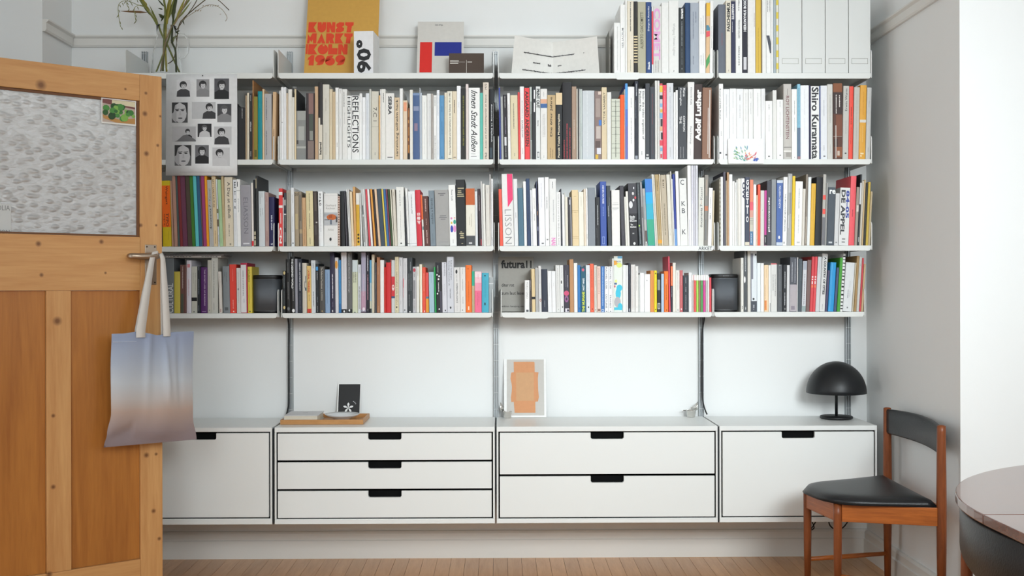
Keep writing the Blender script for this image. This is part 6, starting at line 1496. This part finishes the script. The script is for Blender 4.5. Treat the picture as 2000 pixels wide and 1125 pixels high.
# ================================================================== wedge-shaped dining chairs
def lerp(a, c, t): return a+(c-a)*t
def chair(A, B, D, Cc, zs_, zb, bulge, label, group, bh=.098, arc=None):
    """A, B front legs; D, Cc rear posts (xy); zs_ top of the rails; zb top of the back"""
    o = empty('dining_chair', ((A.x+Cc.x)/2, (A.y+Cc.y)/2, 0), label=label, cat='chair', group=group)
    inv = Matrix.Translation(-o.location)
    def part(nm, fn, **kw):
        b = MB(); fn(b); q = b.build(nm, o, **kw); q.matrix_parent_inverse = inv; return q
    zlow = bh*.6 if arc else 0; k_ = .8 if arc else 1
    V3 = lambda p, z: Vector((p.x, p.y, z))
    for p in (A, B): part('leg', lambda b: b.tube([V3(p, 0), V3(p, zs_*.5), V3(p, zs_*.9), V3(p, zs_-.002)], [.0105, .0145, .0155, .0155], 14, TEAK))
    for p in (D, Cc): part('rear_post', lambda b: b.tube([V3(p, 0), V3(p, zs_*.6), V3(p, zs_), V3(p, zb-.02-zlow), V3(p, zb-zlow), V3(p, zb+.003-zlow)], [.0125*k_, .0165*k_, .0175*k_, .0155*k_, .0150*k_, .009*k_], 14, TEAK))
    def board(b, p, q, z0, z1, th):
        d = (q-p).normalized(); nrm = Vector((-d.y, d.x)); pts = [p+nrm*th/2, q+nrm*th/2, q-nrm*th/2, p-nrm*th/2]
        b.prism([(v.x, v.y) for v in pts], z0, z1, TEAKR, XY)
    for p, q in ((B, D), (A, B), (A, Cc), (Cc, D)): part('seat_rail', lambda b: board(b, lerp(p, q, .04), lerp(p, q, .96), zs_-.066, zs_-.001, .020), bevel=.002)
    for p, q in ((A, Cc), (B, D)): part('stretcher', lambda b: b.tube([V3(lerp(p, q, .02), .149), V3(lerp(p, q, .5), .130), V3(lerp(p, q, .98), .112)], [.0085, .010, .0085], 10, TEAKR))
    fr = ((A+B)/2-(Cc+D)/2).normalized(); sdv = (A-B).normalized()
    def seat(b):
        N = 22; vs = []
        a_, b_2, d_, c_ = A+fr*.045+sdv*.045, B+fr*.045-sdv*.045, D-sdv*-.0+fr*.012, Cc+fr*.012
        for j in range(N+1):
            for i in range(N+1):
                s0, t0 = i/N*2-1, j/N*2-1
                rr_ = max(abs(s0), abs(t0)); pn = (abs(s0)**5+abs(t0)**5)**.2
                k = (rr_/pn if pn > 0 else 1) if t0 > 0 else 1
                if t0 <= 0: k = 1
                ff = (abs(s0)**3.2+abs(t0)**3.2)**(1/3.2); kk = rr_/ff if ff > 0 else 1
                k = 1+(kk-1)*max(0, t0)
                s_, t_ = s0*k, t0*k
                u, v = (s_+1)/2, (t_+1)/2          # u across near->far, v back->front
                p = lerp(lerp(d_, c_, u), lerp(b_2, a_, u), v)
                e = 1-rr_**7
                z = zs_+.0006+.030*e**.6+.006*(t_*t_*.8+s_*s_*.6)*e-.004*e
                vs.append((p.x, p.y, z))
        fs = [(j*(N+1)+i, j*(N+1)+i+1, (j+1)*(N+1)+i+1, (j+1)*(N+1)+i) for j in range(N) for i in range(N)]
        n0 = len(vs); ring = [i for i in range(N+1)]+[j*(N+1)+N for j in range(1, N+1)]+[N*(N+1)+i for i in range(N-1, -1, -1)]+[j*(N+1) for j in range(N-1, 0, -1)]
        fs.append(ring[::-1]); b.raw(vs, fs, LEATHER, True)
    part('seat_cushion', seat)
    def back(b):
        n = 18; vs = []; out = -fr
        sec = [(-.009, .008), (-.007, .0), (0, -.001), (.007, .0), (.009, .008)]
        for i in range(n+1):
            t = i/n; p = lerp(Cc, D, .012+.976*t)+out*bulge*math.sin(math.pi*t)
            if arc: ra = math.radians(arc[2]+(arc[3]-arc[2])*t); p = Vector((arc[0].x+arc[1]*math.cos(ra), arc[0].y+arc[1]*math.sin(ra))); out = (p-arc[0]).normalized()
            for (dn, dz) in ((-.009, .006), (-.005, 0), (.005, 0), (.009, .006), (.009, bh-.006), (.005, bh), (-.005, bh), (-.009, bh-.006)):
                q = p+out*dn; vs.append((q.x, q.y, zb-.003-bh+dz+.006*math.sin(math.pi*t)*(1 if dz > .05 else -.2)+(bh*.34*(1-math.sin(math.pi*t)**.7) if arc and dz < .05 else 0)))
        fs = [(i*8+k, i*8+(k+1) % 8, (i+1)*8+(k+1) % 8, (i+1)*8+k) for i in range(n) for k in range(8)]+[tuple(range(8))[::-1], tuple(range(n*8, n*8+8))]
        b.raw(vs, fs, LEATHER, True)
    part('backrest', back)
    return o
ZS_, ZBK = .413, .700
xy = lambda p: Vector((p.x, p.y))
cA, cB, cD, cC = xy(PZ(1577, 957.6, ZS_)), xy(PZ(1636, 982, ZS_)), xy(PZ(1838.5, 832, ZBK)), xy(PZ(1732.5, 797, ZBK))
cC.y = min(cC.y, YC-.03); cC.x = PX(1732.5, cC.y)
chair(cA, cB, cD, cC, ZS_, ZBK, .035, 'teak chair with black leather seat standing against the lamp cabinet', 'dining chairs')
# ================================================================== extending round table
ZTB = .735
p1, p2 = xy(PZ(1865.5, 961, ZTB)), xy(PZ(1999, 908, ZTB)); yc = PZ(1950, 1005, ZTB).y
xc = ((p2.x**2-p1.x**2)+(p2.y-yc)**2-(p1.y-yc)**2)/(2*(p2.x-p1.x)); RT = math.hypot(p1.x-xc, p1.y-yc)
tb = empty('dining_table', (xc, yc-.22, 0), label='round extending rosewood dining table with a pale leaf', cat='table')
tinv = Matrix.Translation(-tb.location)
RW = wood('rosewood_top', '#7c4a36', '#5a3022', (2, 9, 9), 4, .26, coat=.55, spec=.6)
def tpart(nm, fn, **kw):
    b = MB(); fn(b); q = b.build(nm, tb, **kw); q.matrix_parent_inverse = tinv; return q
LF = .44
tpart('tabletop_half', lambda b: b.prism(ell(xc, yc+.0006, RT, RT, 48, 0, 180), ZTB-.020, ZTB, RW, XY), bevel=.003)
tpart('table_leaf', lambda b: b.box(xc-RT, xc+RT, yc-LF+.0006, yc-.0006, ZTB-.020, ZTB, RW), bevel=.002)
tpart('tabletop_half', lambda b: b.prism(ell(xc, yc-LF-.0006, RT, RT, 48, 180, 360), ZTB-.020, ZTB, RW, XY), bevel=.003)
tpart('apron', lambda b: b.box(xc-.33, xc+.33, yc-LF-.26, yc+.26, ZTB-.075, ZTB-.0205, TEAK))
for sx in (-1, 1):
    for yy in (yc+.22, yc-LF-.22): tpart('leg', lambda b: b.tube([(xc+sx*.30, yy, 0), (xc+sx*.29, yy, ZTB-.076)], [.014, .022], 14, TEAK))
# second chair nested under the table, its curved back just inside the rim
ang = lambda a, r: Vector((xc+r*math.cos(math.radians(a)), yc+r*math.sin(math.radians(a))))
rN = RT-.024
c2, d2 = ang(157, rN), ang(217, rN)
mid = (c2+d2)/2; inw = (Vector((xc, yc))-mid).normalized(); sd = (c2-d2).normalized()
sag = rN-(Vector((xc, yc))-mid).length
chair(mid+inw*.33+sd*.12, mid+inw*.33-sd*.12, d2, c2, ZS_, ZTB-.030, sag, 'teak chair with curved black leather back nested under the round table', 'dining chairs', bh=.115, arc=(Vector((xc, yc)), RT-.018, 154, 221))
